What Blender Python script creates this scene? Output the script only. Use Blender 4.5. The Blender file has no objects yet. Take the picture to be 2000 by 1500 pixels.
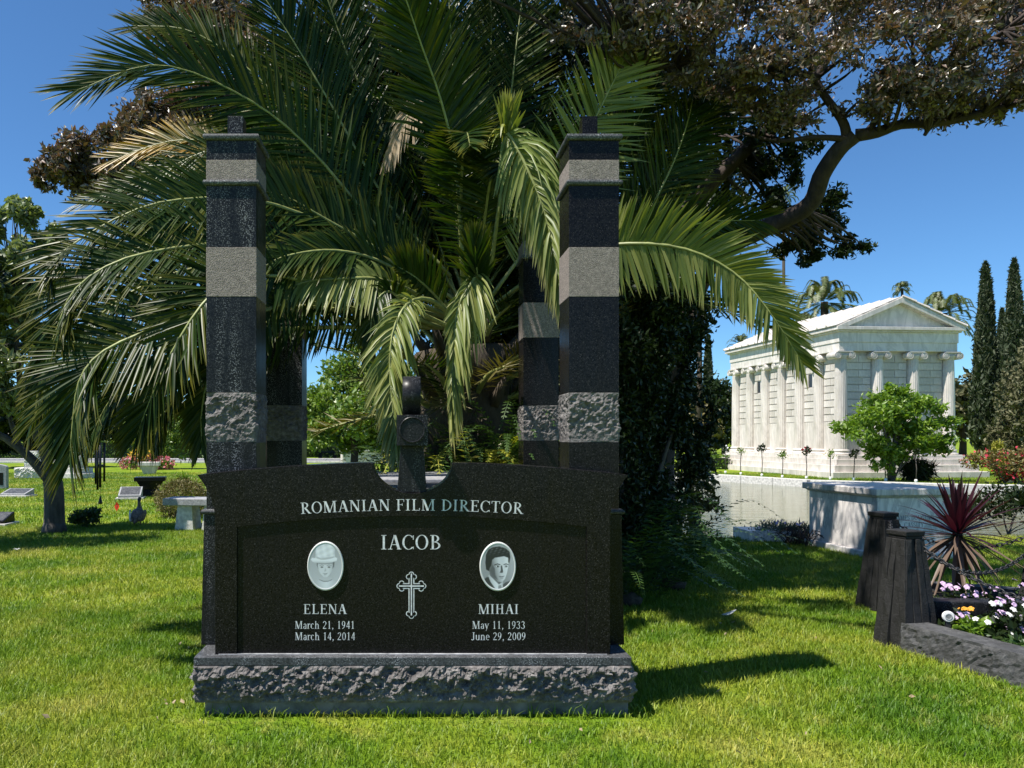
import bpy, bmesh, math, random
import numpy as np
from mathutils import Vector, Matrix, noise

R = math.radians
PI = math.pi
random.seed(7)
rng = np.random.default_rng(7)
scene = bpy.context.scene
COL = scene.collection

# ------------------------------------------------------------------ camera, sky, sun, exposure
F, PX, PY, CH = 1500.0, 806.0, 853.0, 1.6      # focal length and principal point in photo pixels, eye height
cam = bpy.data.cameras.new('camera')
cam.sensor_width = 36.0
cam.lens = F / 2000 * 36.0
cam.shift_x = (1000 - PX) / 2000
cam.shift_y = (PY - 750) / 2000
cam.clip_start, cam.clip_end = 0.05, 3000
camo = bpy.data.objects.new('camera', cam)
camo.location = (0, 0, CH)
camo.rotation_euler = (R(90), 0, 0)
COL.objects.link(camo)
scene.camera = camo

SUN_EL = R(62)
SUN_AZ = (-0.93, -0.37)                         # horizontal direction towards the sun
_n = math.hypot(*SUN_AZ)
to_sun = Vector((SUN_AZ[0] / _n * math.cos(SUN_EL), SUN_AZ[1] / _n * math.cos(SUN_EL), math.sin(SUN_EL)))
world = bpy.data.worlds.new('World')
scene.world = world
world.use_nodes = True
wn = world.node_tree.nodes
sky = wn.new('ShaderNodeTexSky')
sky.sky_type = 'NISHITA'
sky.sun_disc = False
sky.sun_elevation = SUN_EL
sky.sun_rotation = math.atan2(SUN_AZ[0], SUN_AZ[1])
sky.altitude = 1500
sky.air_density = 1.0
sky.dust_density = 0.0
sky.ozone_density = 5.0
wn['Background'].inputs['Strength'].default_value = 0.098
tint = wn.new('ShaderNodeMix')                   # clear dry air: a little less red over the whole sky
tint.data_type, tint.blend_type = 'RGBA', 'MULTIPLY'
tint.inputs[0].default_value = 1.0
tint.inputs[7].default_value = (0.60, 0.86, 1.0, 1)
world.node_tree.links.new(sky.outputs[0], tint.inputs[6])
world.node_tree.links.new(tint.outputs[2], wn['Background'].inputs[0])
sun = bpy.data.lights.new('sun', 'SUN')
sun.energy = 5.0
sun.angle = R(0.5)
sun.color = (1.0, 0.95, 0.87)
suno = bpy.data.objects.new('sun', sun)
suno.rotation_euler = to_sun.to_track_quat('Z', 'Y').to_euler()
suno.location = (-8, -4, 14)
COL.objects.link(suno)
scene.view_settings.view_transform = 'Standard'
scene.view_settings.look = 'None'
scene.view_settings.exposure = 0.7
scene.view_settings.gamma = 1.0
scene.view_settings.use_curve_mapping = False
scene.cycles.max_bounces = 6
scene.cycles.transparent_max_bounces = 4


def at(x, y, Y):
    """world point seen at photo pixel x, y when it stands Y metres away"""
    return Vector(((x - PX) * Y / F, Y, CH - (y - PY) * Y / F))


# ------------------------------------------------------------------ materials
def new_mat(name):
    m = bpy.data.materials.new(name)
    m.use_nodes = True
    nt = m.node_tree
    b = nt.nodes['Principled BSDF']
    return m, nt, b


def nd(nt, t, **kw):
    n = nt.nodes.new(t)
    for k, v in kw.items():
        if k.startswith('i_'):
            n.inputs[k[2:].replace('_', ' ')].default_value = v
        else:
            setattr(n, k, v)
    return n


def lk(nt, a, b):
    nt.links.new(a, b)


def ramp(nt, src, stops):
    r = nt.nodes.new('ShaderNodeValToRGB')
    e = r.color_ramp.elements
    while len(e) < len(stops):
        e.new(0.5)
    for i, (p, c) in enumerate(stops):
        e[i].position = p
        e[i].color = (c[0], c[1], c[2], 1) if not isinstance(c, (int, float)) else (c, c, c, 1)
    lk(nt, src, r.inputs[0])
    return r


def coords(nt, scale=(1, 1, 1), rot=(0, 0, 0), kind='Object'):
    tc = nt.nodes.new('ShaderNodeTexCoord')
    mp = nt.nodes.new('ShaderNodeMapping')
    mp.inputs['Scale'].default_value = scale
    mp.inputs['Rotation'].default_value = rot
    lk(nt, tc.outputs[kind], mp.inputs[0])
    return mp.outputs[0]


def noise_n(nt, vec, scale, detail=4, rough=0.55):
    n = nd(nt, 'ShaderNodeTexNoise')
    n.inputs['Scale'].default_value = scale
    n.inputs['Detail'].default_value = detail
    n.inputs['Roughness'].default_value = rough
    lk(nt, vec, n.inputs['Vector'])
    return n.outputs['Fac']


def mixc(nt, fac, a, b, blend='MIX'):
    m = nd(nt, 'ShaderNodeMix', data_type='RGBA', blend_type=blend)
    for sock, v in ((0, fac), (6, a), (7, b)):
        if isinstance(v, (int, float)):
            m.inputs[sock].default_value = v
        elif isinstance(v, tuple):
            m.inputs[sock].default_value = (v[0], v[1], v[2], 1)
        else:
            lk(nt, v, m.inputs[sock])
    return m.outputs[2]


def bump(nt, b, h, strength=0.3, dist=0.02):
    bp = nd(nt, 'ShaderNodeBump')
    bp.inputs['Strength'].default_value = strength
    bp.inputs['Distance'].default_value = dist
    lk(nt, h, bp.inputs['Height'])
    lk(nt, bp.outputs[0], b.inputs['Normal'])


def simple(name, c, rough=0.6, var=0.25, scale=12, bmp=0.0, metal=0.0, c2=None):
    m, nt, b = new_mat(name)
    v = coords(nt)
    f = noise_n(nt, v, scale)
    lo = tuple(x * (1 - var) for x in c)
    hi = c2 or tuple(min(1, x * (1 + var)) for x in c)
    r = ramp(nt, f, [(0.3, lo), (0.7, hi)])
    lk(nt, r.outputs[0], b.inputs['Base Color'])
    b.inputs['Roughness'].default_value = rough
    b.inputs['Metallic'].default_value = metal
    if bmp:
        bump(nt, b, noise_n(nt, v, scale * 4), bmp)
    return m


def granite(name, base, fleck, stain=0.0, rough=0.14, warm=None):
    """polished black granite: fine mineral flecks, dried water spots and runs"""
    m, nt, b = new_mat(name)
    v = coords(nt)
    vor = nd(nt, 'ShaderNodeTexVoronoi')
    vor.inputs['Scale'].default_value = 260
    lk(nt, v, vor.inputs['Vector'])
    fl = ramp(nt, vor.outputs['Color'], [(0.74, 0.0), (0.97, 1.0)])
    n1 = noise_n(nt, v, 90, 3)
    c0 = ramp(nt, n1, [(0.35, tuple(x * 0.6 for x in base)), (0.65, tuple(x * 1.7 for x in base))]).outputs[0]
    c1 = mixc(nt, fl.outputs[0], c0, fleck)
    # dried spots
    sp = nd(nt, 'ShaderNodeTexVoronoi')
    sp.inputs['Scale'].default_value = 115
    lk(nt, v, sp.inputs['Vector'])
    spots = ramp(nt, sp.outputs['Distance'], [(0.22, 1.0), (0.42, 0.0)]).outputs[0]
    vs = coords(nt, (9, 9, 0.9))
    runs = noise_n(nt, vs, 1.6, 5)
    big = ramp(nt, runs, [(0.42, 0.0), (0.66, 1.0)]).outputs[0]
    mm = nd(nt, 'ShaderNodeMath', operation='MULTIPLY')
    lk(nt, spots, mm.inputs[0]); lk(nt, big, mm.inputs[1])
    m2 = nd(nt, 'ShaderNodeMath', operation='MULTIPLY')
    lk(nt, mm.outputs[0], m2.inputs[0]); m2.inputs[1].default_value = stain
    c2 = mixc(nt, m2.outputs[0], c1, (0.42, 0.43, 0.45))
    lk(nt, c2, b.inputs['Base Color'])
    ra = nd(nt, 'ShaderNodeMath', operation='MULTIPLY_ADD')
    lk(nt, m2.outputs[0], ra.inputs[0]); ra.inputs[1].default_value = 0.5
    rr = ramp(nt, runs, [(0.3, rough), (0.7, rough + 0.12)]).outputs[0]
    lk(nt, rr, ra.inputs[2])
    lk(nt, ra.outputs[0], b.inputs['Roughness'])
    b.inputs['Specular IOR Level'].default_value = 0.16
    return m


def stipple(name, c):
    """bush-hammered band"""
    m, nt, b = new_mat(name)
    v = coords(nt)
    vor = nd(nt, 'ShaderNodeTexVoronoi')
    vor.inputs['Scale'].default_value = 185
    lk(nt, v, vor.inputs['Vector'])
    n1 = noise_n(nt, v, 60, 4)
    r = ramp(nt, n1, [(0.3, tuple(x * 0.62 for x in c)), (0.7, tuple(x * 1.3 for x in c))]).outputs[0]
    r2 = mixc(nt, ramp(nt, vor.outputs['Distance'], [(0.3, 0.0), (0.7, 0.7)]).outputs[0], r, tuple(x * 0.35 for x in c))
    lk(nt, r2, b.inputs['Base Color'])
    b.inputs['Roughness'].default_value = 0.85
    inv = nd(nt, 'ShaderNodeMath', operation='SUBTRACT')
    inv.inputs[0].default_value = 1.0
    lk(nt, vor.outputs['Distance'], inv.inputs[1])
    bump(nt, b, inv.outputs[0], 0.75, 0.004)
    return m


def rockface(name, c, c2):
    m, nt, b = new_mat(name)
    v = coords(nt)
    f = noise_n(nt, v, 26, 8, 0.68)
    f2 = noise_n(nt, v, 5, 5, 0.6)
    a = ramp(nt, f, [(0.28, tuple(x * 0.35 for x in c)), (0.5, c), (0.75, c2)]).outputs[0]
    a = mixc(nt, ramp(nt, f2, [(0.45, 0.0), (0.7, 0.55)]).outputs[0], a, tuple(x * 0.3 for x in c))
    lk(nt, a, b.inputs['Base Color'])
    b.inputs['Roughness'].default_value = 0.72
    bump(nt, b, noise_n(nt, v, 75, 8, 0.7), 0.8, 0.012)
    return m


def marble(name, c, vein, rot=(0, 0, 0), vs=1.0, amount=0.6, rough=0.45, grime=0.0):
    m, nt, b = new_mat(name)
    v = coords(nt, (vs, vs, vs * 0.35), rot)
    n1 = nd(nt, 'ShaderNodeTexNoise')
    n1.inputs['Scale'].default_value = 2.2
    n1.inputs['Detail'].default_value = 9
    n1.inputs['Roughness'].default_value = 0.62
    n1.inputs['Distortion'].default_value = 1.1
    lk(nt, v, n1.inputs['Vector'])
    r = ramp(nt, n1.outputs['Fac'], [(0.40, 0.0), (0.5, amount), (0.56, 0.12), (0.8, 0.0)]).outputs[0]
    a = mixc(nt, r, c, vein)
    if grime:
        g = noise_n(nt, coords(nt, (3, 3, 0.5)), 1.5, 6)
        a = mixc(nt, ramp(nt, g, [(0.48, 0.0), (0.75, grime)]).outputs[0], a, (0.42, 0.39, 0.32))
    oi = nd(nt, 'ShaderNodeObjectInfo')             # every block was cut from a slightly different bed
    a = mixc(nt, 1.0, a, ramp(nt, oi.outputs['Random'], [(0.0, (0.84, 0.83, 0.81)), (1.0, (1.04, 1.04, 1.04))]).outputs[0], 'MULTIPLY')
    lk(nt, a, b.inputs['Base Color'])
    b.inputs['Roughness'].default_value = rough
    bump(nt, b, noise_n(nt, v, 30, 4), 0.06)
    return m


def leaf_mat(name, cols, rough=0.42, trans=0.28, tcol=None, tip=None, spec=0.5):
    """cols: colours spread over the single leaves; tip: colour along the leaf end (attribute s)"""
    m, nt, b = new_mat(name)
    g = nd(nt, 'ShaderNodeNewGeometry')
    st = [(i / max(1, len(cols) - 1), c) for i, c in enumerate(cols)]
    a = ramp(nt, g.outputs['Random Per Island'], st).outputs[0]
    v = coords(nt)
    big = noise_n(nt, v, 0.9, 3)
    a = mixc(nt, ramp(nt, big, [(0.3, 0.0), (0.7, 0.45)]).outputs[0], a, tuple(x * 1.5 for x in cols[len(cols) // 2]))
    if tip:
        at_ = nd(nt, 'ShaderNodeAttribute', attribute_name='s')
        a = mixc(nt, ramp(nt, at_.outputs['Fac'], [(tip[1], 0.0), (1.0, tip[2])]).outputs[0], a, tip[0])
    lk(nt, a, b.inputs['Base Color'])
    b.inputs['Roughness'].default_value = rough
    b.inputs['Specular IOR Level'].default_value = spec
    if trans:
        t = nd(nt, 'ShaderNodeBsdfTranslucent')
        tc = mixc(nt, 1.0, a, tcol or (1.5, 1.6, 0.5), 'MULTIPLY')
        lk(nt, tc, t.inputs['Color'])
        mx = nd(nt, 'ShaderNodeMixShader')
        mx.inputs[0].default_value = trans
        lk(nt, b.outputs[0], mx.inputs[1]); lk(nt, t.outputs[0], mx.inputs[2])
        lk(nt, mx.outputs[0], nt.nodes['Material Output'].inputs['Surface'])
    return m


def bark(name, c):
    m, nt, b = new_mat(name)
    v = coords(nt, (1, 1, 0.3))
    f = noise_n(nt, v, 14, 8, 0.65)
    a = ramp(nt, f, [(0.3, tuple(x * 0.4 for x in c)), (0.7, tuple(x * 1.4 for x in c))]).outputs[0]
    lk(nt, a, b.inputs['Base Color'])
    b.inputs['Roughness'].default_value = 0.85
    bump(nt, b, noise_n(nt, v, 40, 6), 0.7, 0.02)
    return m


def lawn_mat(name, blades):
    m, nt, b = new_mat(name)
    v = coords(nt)
    n1 = noise_n(nt, v, 0.8, 5, 0.6)
    n2 = noise_n(nt, v, 4.5, 6, 0.65)
    a = ramp(nt, n1, [(0.34, (0.080, 0.178, 0.009)), (0.46, (0.152, 0.255, 0.014)), (0.58, (0.255, 0.315, 0.03)), (0.72, (0.36, 0.36, 0.08))]).outputs[0]
    a = mixc(nt, ramp(nt, n2, [(0.52, 0.0), (0.70, 0.75)]).outputs[0], a, (0.34, 0.345, 0.075))
    if blades:
        g = nd(nt, 'ShaderNodeNewGeometry')
        k = ramp(nt, g.outputs['Random Per Island'], [(0.0, (0.6, 0.7, 0.5)), (0.6, (1.05, 1.05, 1.0)), (0.93, (1.35, 1.25, 1.1)), (1.0, (2.0, 1.6, 1.9))]).outputs[0]
        a = mixc(nt, 1.0, a, k, 'MULTIPLY')
        b.inputs['Roughness'].default_value = 0.5
        b.inputs['Specular IOR Level'].default_value = 0.35
        t = nd(nt, 'ShaderNodeBsdfTranslucent')
        lk(nt, a, t.inputs['Color'])
        mx = nd(nt, 'ShaderNodeMixShader')
        mx.inputs[0].default_value = 0.3
        lk(nt, b.outputs[0], mx.inputs[1]); lk(nt, t.outputs[0], mx.inputs[2])
        lk(nt, mx.outputs[0], nt.nodes['Material Output'].inputs['Surface'])
    else:
        fine = noise_n(nt, v, 55, 4, 0.7)
        a = mixc(nt, 1.0, a, ramp(nt, fine, [(0.3, (0.55, 0.6, 0.5)), (0.7, (1.15, 1.1, 1.0))]).outputs[0], 'MULTIPLY')
        b.inputs['Roughness'].default_value = 0.95
        b.inputs['Specular IOR Level'].default_value = 0.1
        bump(nt, b, fine, 0.6, 0.04)
    lk(nt, a, b.inputs['Base Color'])
    return m


M = {}
M['black'] = granite('black_granite', (0.0075, 0.0068, 0.0070), (0.066, 0.059, 0.058), 0.0, 0.16)
M['black_col'] = granite('weathered_black_granite', (0.011, 0.0115, 0.013), (0.09, 0.09, 0.09), 0.6, 0.26)
M['black_dull'] = granite('dull_black_granite', (0.012, 0.012, 0.013), (0.03, 0.03, 0.03), 0.25, 0.32)
M['stipple'] = stipple('bush_hammered_granite', (0.30, 0.25, 0.222))
M['rock'] = rockface('rock_pitched_granite', (0.14, 0.127, 0.12), (0.32, 0.30, 0.285))
M['edge'] = simple('lime_streaked_granite', (0.30, 0.30, 0.31), 0.5, 0.5, 25)
M['plinth'] = granite('plinth_granite', (0.05, 0.052, 0.055), (0.16, 0.16, 0.16), 0.8, 0.4)
M['concrete'] = simple('concrete', (0.20, 0.19, 0.17), 0.9, 0.5, 9, 0.3)
M['paint'] = simple('white_letter_paint', (0.66, 0.66, 0.66), 0.7, 0.28, 60)
M['lawn'] = lawn_mat('lawn_soil', False)
M['blade'] = lawn_mat('grass_blades', True)
M['marble'] = marble('white_marble', (0.75, 0.69, 0.64), (0.48, 0.44, 0.40), (0.3, 0, 0.4), 0.7, 0.6, 0.55, 0.6)
M['marble_grey'] = marble('grey_veined_marble', (0.82, 0.77, 0.73), (0.38, 0.37, 0.375), (0.0, R(38), 0.3), 1.7, 0.75, 0.35)
M['stone'] = simple('pale_stone', (0.56, 0.54, 0.50), 0.8, 0.3, 14, 0.3)
M['stone_grey'] = simple('grey_granite', (0.30, 0.30, 0.31), 0.6, 0.35, 40)
M['bark'] = bark('bark', (0.045, 0.030, 0.024))
M['bark_grey'] = bark('grey_bark', (0.085, 0.073, 0.062))
M['bark_palm'] = bark('palm_bark', (0.06, 0.045, 0.028))
M['rachis'] = simple('palm_rachis', (0.22, 0.24, 0.075), 0.45, 0.3, 20)
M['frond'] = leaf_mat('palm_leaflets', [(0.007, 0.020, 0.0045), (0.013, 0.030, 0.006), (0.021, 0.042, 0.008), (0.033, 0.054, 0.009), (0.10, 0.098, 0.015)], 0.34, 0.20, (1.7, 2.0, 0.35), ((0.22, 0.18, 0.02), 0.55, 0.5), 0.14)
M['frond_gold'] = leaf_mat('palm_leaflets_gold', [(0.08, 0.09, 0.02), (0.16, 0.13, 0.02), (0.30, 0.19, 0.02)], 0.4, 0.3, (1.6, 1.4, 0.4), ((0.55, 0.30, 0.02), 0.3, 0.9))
M['frond_pale'] = leaf_mat('palm_leaflets_pale', [(0.07, 0.105, 0.022), (0.15, 0.185, 0.045), (0.29, 0.29, 0.09)], 0.42, 0.26, (1.6, 1.6, 0.5), ((0.38, 0.33, 0.15), 0.6, 0.8), 0.3)  # pale copy of the leaflets: greyer undersides plus sunlit brightness put into the colour
M['frond_dead'] = leaf_mat('palm_leaflets_dead', [(0.30, 0.22, 0.13), (0.42, 0.32, 0.20)], 0.7, 0.2, (1, 1, 1))
M['bronze'] = leaf_mat('bronze_leaves', [(0.05, 0.055, 0.025), (0.09, 0.085, 0.045), (0.13, 0.105, 0.075), (0.165, 0.125, 0.095), (0.20, 0.11, 0.085)], 0.36, 0.14, (1.6, 1.1, 0.5), None, 0.6)
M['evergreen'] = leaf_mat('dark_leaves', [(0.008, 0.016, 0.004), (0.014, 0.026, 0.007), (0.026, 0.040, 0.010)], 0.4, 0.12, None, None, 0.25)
M['ficus'] = leaf_mat('ficus_leaves', [(0.07, 0.13, 0.02), (0.13, 0.20, 0.035), (0.24, 0.29, 0.07)], 0.4, 0.25)
M['lime'] = leaf_mat('bright_green_leaves', [(0.07, 0.14, 0.012), (0.12, 0.21, 0.018), (0.20, 0.28, 0.03)], 0.4, 0.35, (1.4, 1.5, 0.5))
M['grey_green'] = leaf_mat('grey_green_leaves', [(0.09, 0.12, 0.05), (0.16, 0.20, 0.09), (0.30, 0.33, 0.19)], 0.38, 0.25)
M['cypress'] = leaf_mat('cypress_foliage', [(0.020, 0.032, 0.012), (0.035, 0.05, 0.02), (0.055, 0.068, 0.026)], 0.7, 0.05)
M['juniper'] = leaf_mat('juniper_foliage', [(0.045, 0.05, 0.02), (0.08, 0.08, 0.032), (0.12, 0.11, 0.05)], 0.7, 0.05)
M['golden'] = leaf_mat('golden_foliage', [(0.18, 0.19, 0.02), (0.30, 0.27, 0.03)], 0.6, 0.2)
M['olive'] = leaf_mat('olive_brown_foliage', [(0.07, 0.07, 0.02), (0.13, 0.11, 0.03), (0.19, 0.15, 0.05)], 0.55, 0.15)
M['fern'] = leaf_mat('fern_fronds', [(0.018, 0.04, 0.010), (0.035, 0.075, 0.016), (0.06, 0.11, 0.02)], 0.45, 0.22)
M['fern_gold'] = leaf_mat('fern_fronds_yellow', [(0.08, 0.12, 0.02), (0.22, 0.24, 0.03), (0.38, 0.32, 0.05)], 0.45, 0.3)
M['hedge'] = leaf_mat('hedge_leaves', [(0.05, 0.10, 0.015), (0.09, 0.16, 0.02)], 0.5, 0.2)
M['lavender'] = leaf_mat('lavender_leaves', [(0.11, 0.13, 0.08), (0.17, 0.18, 0.12)], 0.7, 0.1)
M['cord'] = leaf_mat('cordyline_leaves', [(0.015, 0.007, 0.010), (0.030, 0.009, 0.015), (0.08, 0.022, 0.032)], 0.34, 0.25, (1.6, 0.6, 0.8))
M['cord_dry'] = leaf_mat('cordyline_dry_leaves', [(0.06, 0.035, 0.028), (0.12, 0.08, 0.058), (0.22, 0.165, 0.115)], 0.5, 0.2, (1.2, 1, 0.8))
M['red'] = leaf_mat('red_petals', [(0.5, 0.02, 0.03), (0.6, 0.05, 0.10)], 0.6, 0.3, (1.2, 0.8, 0.8))
M['pink'] = leaf_mat('pink_petals', [(0.55, 0.06, 0.15), (0.75, 0.30, 0.32)], 0.6, 0.3, (1.1, 0.8, 0.8))
M['yellow'] = leaf_mat('yellow_petals', [(0.75, 0.50, 0.06), (0.80, 0.62, 0.15)], 0.6, 0.3, (1.1, 1, 0.6))
M['lilac'] = leaf_mat('lilac_petals', [(0.50, 0.32, 0.55), (0.72, 0.52, 0.72)], 0.6, 0.3, (1.1, 1, 1.1))
M['whitep'] = leaf_mat('white_petals', [(0.80, 0.80, 0.80), (0.85, 0.85, 0.82)], 0.6, 0.3, (1, 1, 1))
M['orangep'] = leaf_mat('orange_petals', [(0.80, 0.28, 0.02), (0.85, 0.42, 0.04)], 0.6, 0.3, (1, 1, 1))
M['soil'] = simple('soil', (0.045, 0.032, 0.022), 0.95, 0.5, 30, 0.6)
M['iron'] = simple('black_iron', (0.02, 0.02, 0.022), 0.5, 0.4, 30, 0.2)
M['metal_black'] = simple('black_tube', (0.008, 0.008, 0.008), 0.3, 0.2, 20)
M['basalt'] = rockface('rough_black_stone', (0.010, 0.0097, 0.0097), (0.026, 0.025, 0.0245))
M['kerbstone'] = rockface('dark_kerb_stone', (0.075, 0.075, 0.077), (0.15, 0.15, 0.15))
M['flag'] = simple('orange_flag', (0.85, 0.05, 0.01), 0.6, 0.05)
M['slot'] = simple('dark_glass', (0.03, 0.035, 0.04), 0.2, 0.2)
M['asphalt'] = simple('asphalt', (0.16, 0.16, 0.165), 0.9, 0.15, 20)
M['ceramic'] = simple('grey_ceramic', (0.40, 0.42, 0.43), 0.25, 0.06, 20)
M['ceramic_rim'] = simple('ceramic_rim', (0.68, 0.67, 0.65), 0.25, 0.05, 20)
for k, v in (('p_pale', (0.66, 0.66, 0.65)), ('p_skin', (0.56, 0.56, 0.55)), ('p_mid', (0.20, 0.205, 0.21)), ('p_dark', (0.03, 0.032, 0.034)), ('p_white', (0.80, 0.79, 0.77)), ('p_shade', (0.40, 0.405, 0.41))):
    M[k] = simple('print_' + k[2:], v, 0.3, 0.10, 60)


# ------------------------------------------------------------------ mesh helpers
def link(name, me, mats=None, parent=None, loc=None, rz=0.0):
    o = bpy.data.objects.new(name, me)
    COL.objects.link(o)
    if mats is not None and me is not None and not me.materials:
        for m in (mats if isinstance(mats, (list, tuple)) else [mats]):
            me.materials.append(M[m] if isinstance(m, str) else m)
    if parent is not None:
        o.parent = parent
    if loc is not None:
        o.location = loc
    if rz:
        o.rotation_euler.z = rz
    return o


def tag(o, label, cat=None, group=None, kind=None):
    if label:
        o['label'] = label
    if cat:
        o['category'] = cat
    if group:
        o['group'] = group
    if kind:
        o['kind'] = kind
    return o


def thing(name, label, cat, loc=(0, 0, 0), rz=0.0, group=None):
    o = link(name, None, None, None, loc, rz)
    o.empty_display_size = 0.2
    return tag(o, label, cat, group)


def stuff(o, label=None):
    o['kind'] = 'stuff'
    if label:
        o['label'] = label
    return o


def copy_tree(o, parent=None):
    c = o.copy()
    COL.objects.link(c)
    c.parent = parent
    for ch in list(o.children):
        copy_tree(ch, c)
    return c


def np_mesh(name, V, T, mat_idx=None, attr=None, smooth=False):
    """V (n,3) floats, T (m,3|4) ints"""
    V = np.asarray(V, np.float32)
    T = np.asarray(T, np.int32)
    k = T.shape[1]
    me = bpy.data.meshes.new(name)
    me.vertices.add(len(V))
    me.vertices.foreach_set('co', V.ravel())
    me.loops.add(T.size)
    me.loops.foreach_set('vertex_index', T.ravel())
    me.polygons.add(len(T))
    me.polygons.foreach_set('loop_start', np.arange(0, T.size, k, dtype=np.int32))
    me.polygons.foreach_set('loop_total', np.full(len(T), k, np.int32))
    if mat_idx is not None:
        me.polygons.foreach_set('material_index', np.asarray(mat_idx, np.int32))
    if smooth:
        me.polygons.foreach_set('use_smooth', np.ones(len(T), bool))
    me.update(calc_edges=True)
    if attr is not None:
        a = me.attributes.new('s', 'FLOAT', 'POINT')
        a.data.foreach_set('value', np.asarray(attr, np.float32))
    return me


class MB:
    def __init__(self):
        self.v, self.f, self.m, self.s = [], [], [], []

    def add(self, vs, fs, mi=0, smooth=False):
        o = len(self.v)
        self.v += [tuple(p) for p in vs]
        for f in fs:
            self.f.append([i + o for i in f])
            self.m.append(mi)
            self.s.append(smooth)
        return self

    def box(self, x0, x1, y0, y1, z0, z1, mi=0):
        vs = [(x, y, z) for z in (z0, z1) for y in (y0, y1) for x in (x0, x1)]
        return self.add(vs, [(0, 2, 3, 1), (4, 5, 7, 6), (0, 1, 5, 4), (2, 6, 7, 3), (0, 4, 6, 2), (1, 3, 7, 5)], mi)

    def frustum(self, cx, cy, z0, z1, a0, b0, a1, b1, mi=0):
        vs = [(cx + sx * a, cy + sy * b, z) for z, a, b in ((z0, a0, b0), (z1, a1, b1)) for sx, sy in ((-1, -1), (1, -1), (1, 1), (-1, 1))]
        return self.add(vs, [(3, 2, 1, 0), (4, 5, 6, 7), (0, 1, 5, 4), (1, 2, 6, 5), (2, 3, 7, 6), (3, 0, 4, 7)], mi)

    def prism_y(self, poly, y0, y1, mi=0):
        """poly: list of (x, z), counter-clockwise seen from -Y"""
        n = len(poly)
        vs = [(x, y0, z) for x, z in poly] + [(x, y1, z) for x, z in poly]
        fs = [tuple(range(n)), tuple(range(2 * n - 1, n - 1, -1))]
        fs += [(i, i + n, (i + 1) % n + n, (i + 1) % n) for i in range(n)]
        return self.add(vs, fs, mi)

    def prism_z(self, poly, z0, z1, mi=0):
        n = len(poly)
        vs = [(x, y, z0) for x, y in poly] + [(x, y, z1) for x, y in poly]
        fs = [tuple(range(n - 1, -1, -1)), tuple(range(n, 2 * n))]
        fs += [(i, (i + 1) % n, (i + 1) % n + n, i + n) for i in range(n)]
        return self.add(vs, fs, mi)

    def lathe(self, prof, n=24, cx=0, cy=0, axis='z', smooth=True, mi=0, mod=None):
        """prof: (r, h) list from one end to the other"""
        vs = []
        for r, h in prof:
            for k in range(n):
                a = 2 * PI * k / n
                rr = r * (mod(k) if mod else 1)
                p = (rr * math.cos(a), rr * math.sin(a), h)
                if axis == 'x':
                    p = (p[2], p[0], p[1])
                elif axis == 'y':
                    p = (p[0], -p[2], p[1])
                vs.append((p[0] + cx, p[1] + cy, p[2]))
        m = len(prof)
        fs = [(i * n + k, i * n + (k + 1) % n, (i + 1) * n + (k + 1) % n, (i + 1) * n + k) for i in range(m - 1) for k in range(n)]
        k0 = len(self.f)
        self.add(vs, fs + [tuple(range(n - 1, -1, -1)), tuple(range((m - 1) * n, m * n))], mi, smooth)
        self.s[-2:] = [False, False]
        return self

    def tube(self, pts, rad, n=7, mi=0, cap=True):
        pts = [Vector(p) for p in pts]
        if isinstance(rad, (int, float)):
            rad = [rad] * len(pts)
        t0 = (pts[1] - pts[0]).normalized()
        u = t0.cross(Vector((0.13, 0.9, 0.31))).normalized()
        vs = []
        for i, p in enumerate(pts):
            t = (pts[min(i + 1, len(pts) - 1)] - pts[max(i - 1, 0)]).normalized()
            u = (u - t * u.dot(t)).normalized()
            w = t.cross(u)
            for k in range(n):
                a = 2 * PI * k / n
                vs.append(p + (u * math.cos(a) + w * math.sin(a)) * rad[i])
        m = len(pts)
        fs = [(i * n + k, i * n + (k + 1) % n, (i + 1) * n + (k + 1) % n, (i + 1) * n + k) for i in range(m - 1) for k in range(n)]
        if cap:
            fs.append(tuple(range(n - 1, -1, -1)))
            fs.append(tuple(range((m - 1) * n, m * n)))
        return self.add(vs, fs, mi, True)

    def mesh(self, name):
        me = bpy.data.meshes.new(name)
        me.from_pydata(self.v, [], self.f)
        me.polygons.foreach_set('material_index', self.m)
        me.polygons.foreach_set('use_smooth', self.s)
        me.update()
        return me

    def build(self, name, mats, parent=None, loc=None, rz=0.0, bevel=0.0):
        o = link(name, self.mesh(name), mats, parent, loc, rz)
        if bevel:
            b = o.modifiers.new('bevel', 'BEVEL')
            b.width = bevel
            b.segments = 2
            b.limit_method = 'ANGLE'
            b.angle_limit = R(40)
        return o


def catmull(pts, n):
    P = [Vector(p) for p in pts]
    P = [P[0] * 2 - P[1]] + P + [P[-1] * 2 - P[-2]]
    segs = len(P) - 3
    out = []
    for k in range(n):
        u = k / (n - 1) * segs
        i = min(int(u), segs - 1)
        t = u - i
        a, b, c, d = P[i], P[i + 1], P[i + 2], P[i + 3]
        out.append(0.5 * ((2 * b) + (c - a) * t + (2 * a - 5 * b + 4 * c - d) * t * t + (3 * b - a - 3 * c + d) * t ** 3))
    return out


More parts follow.
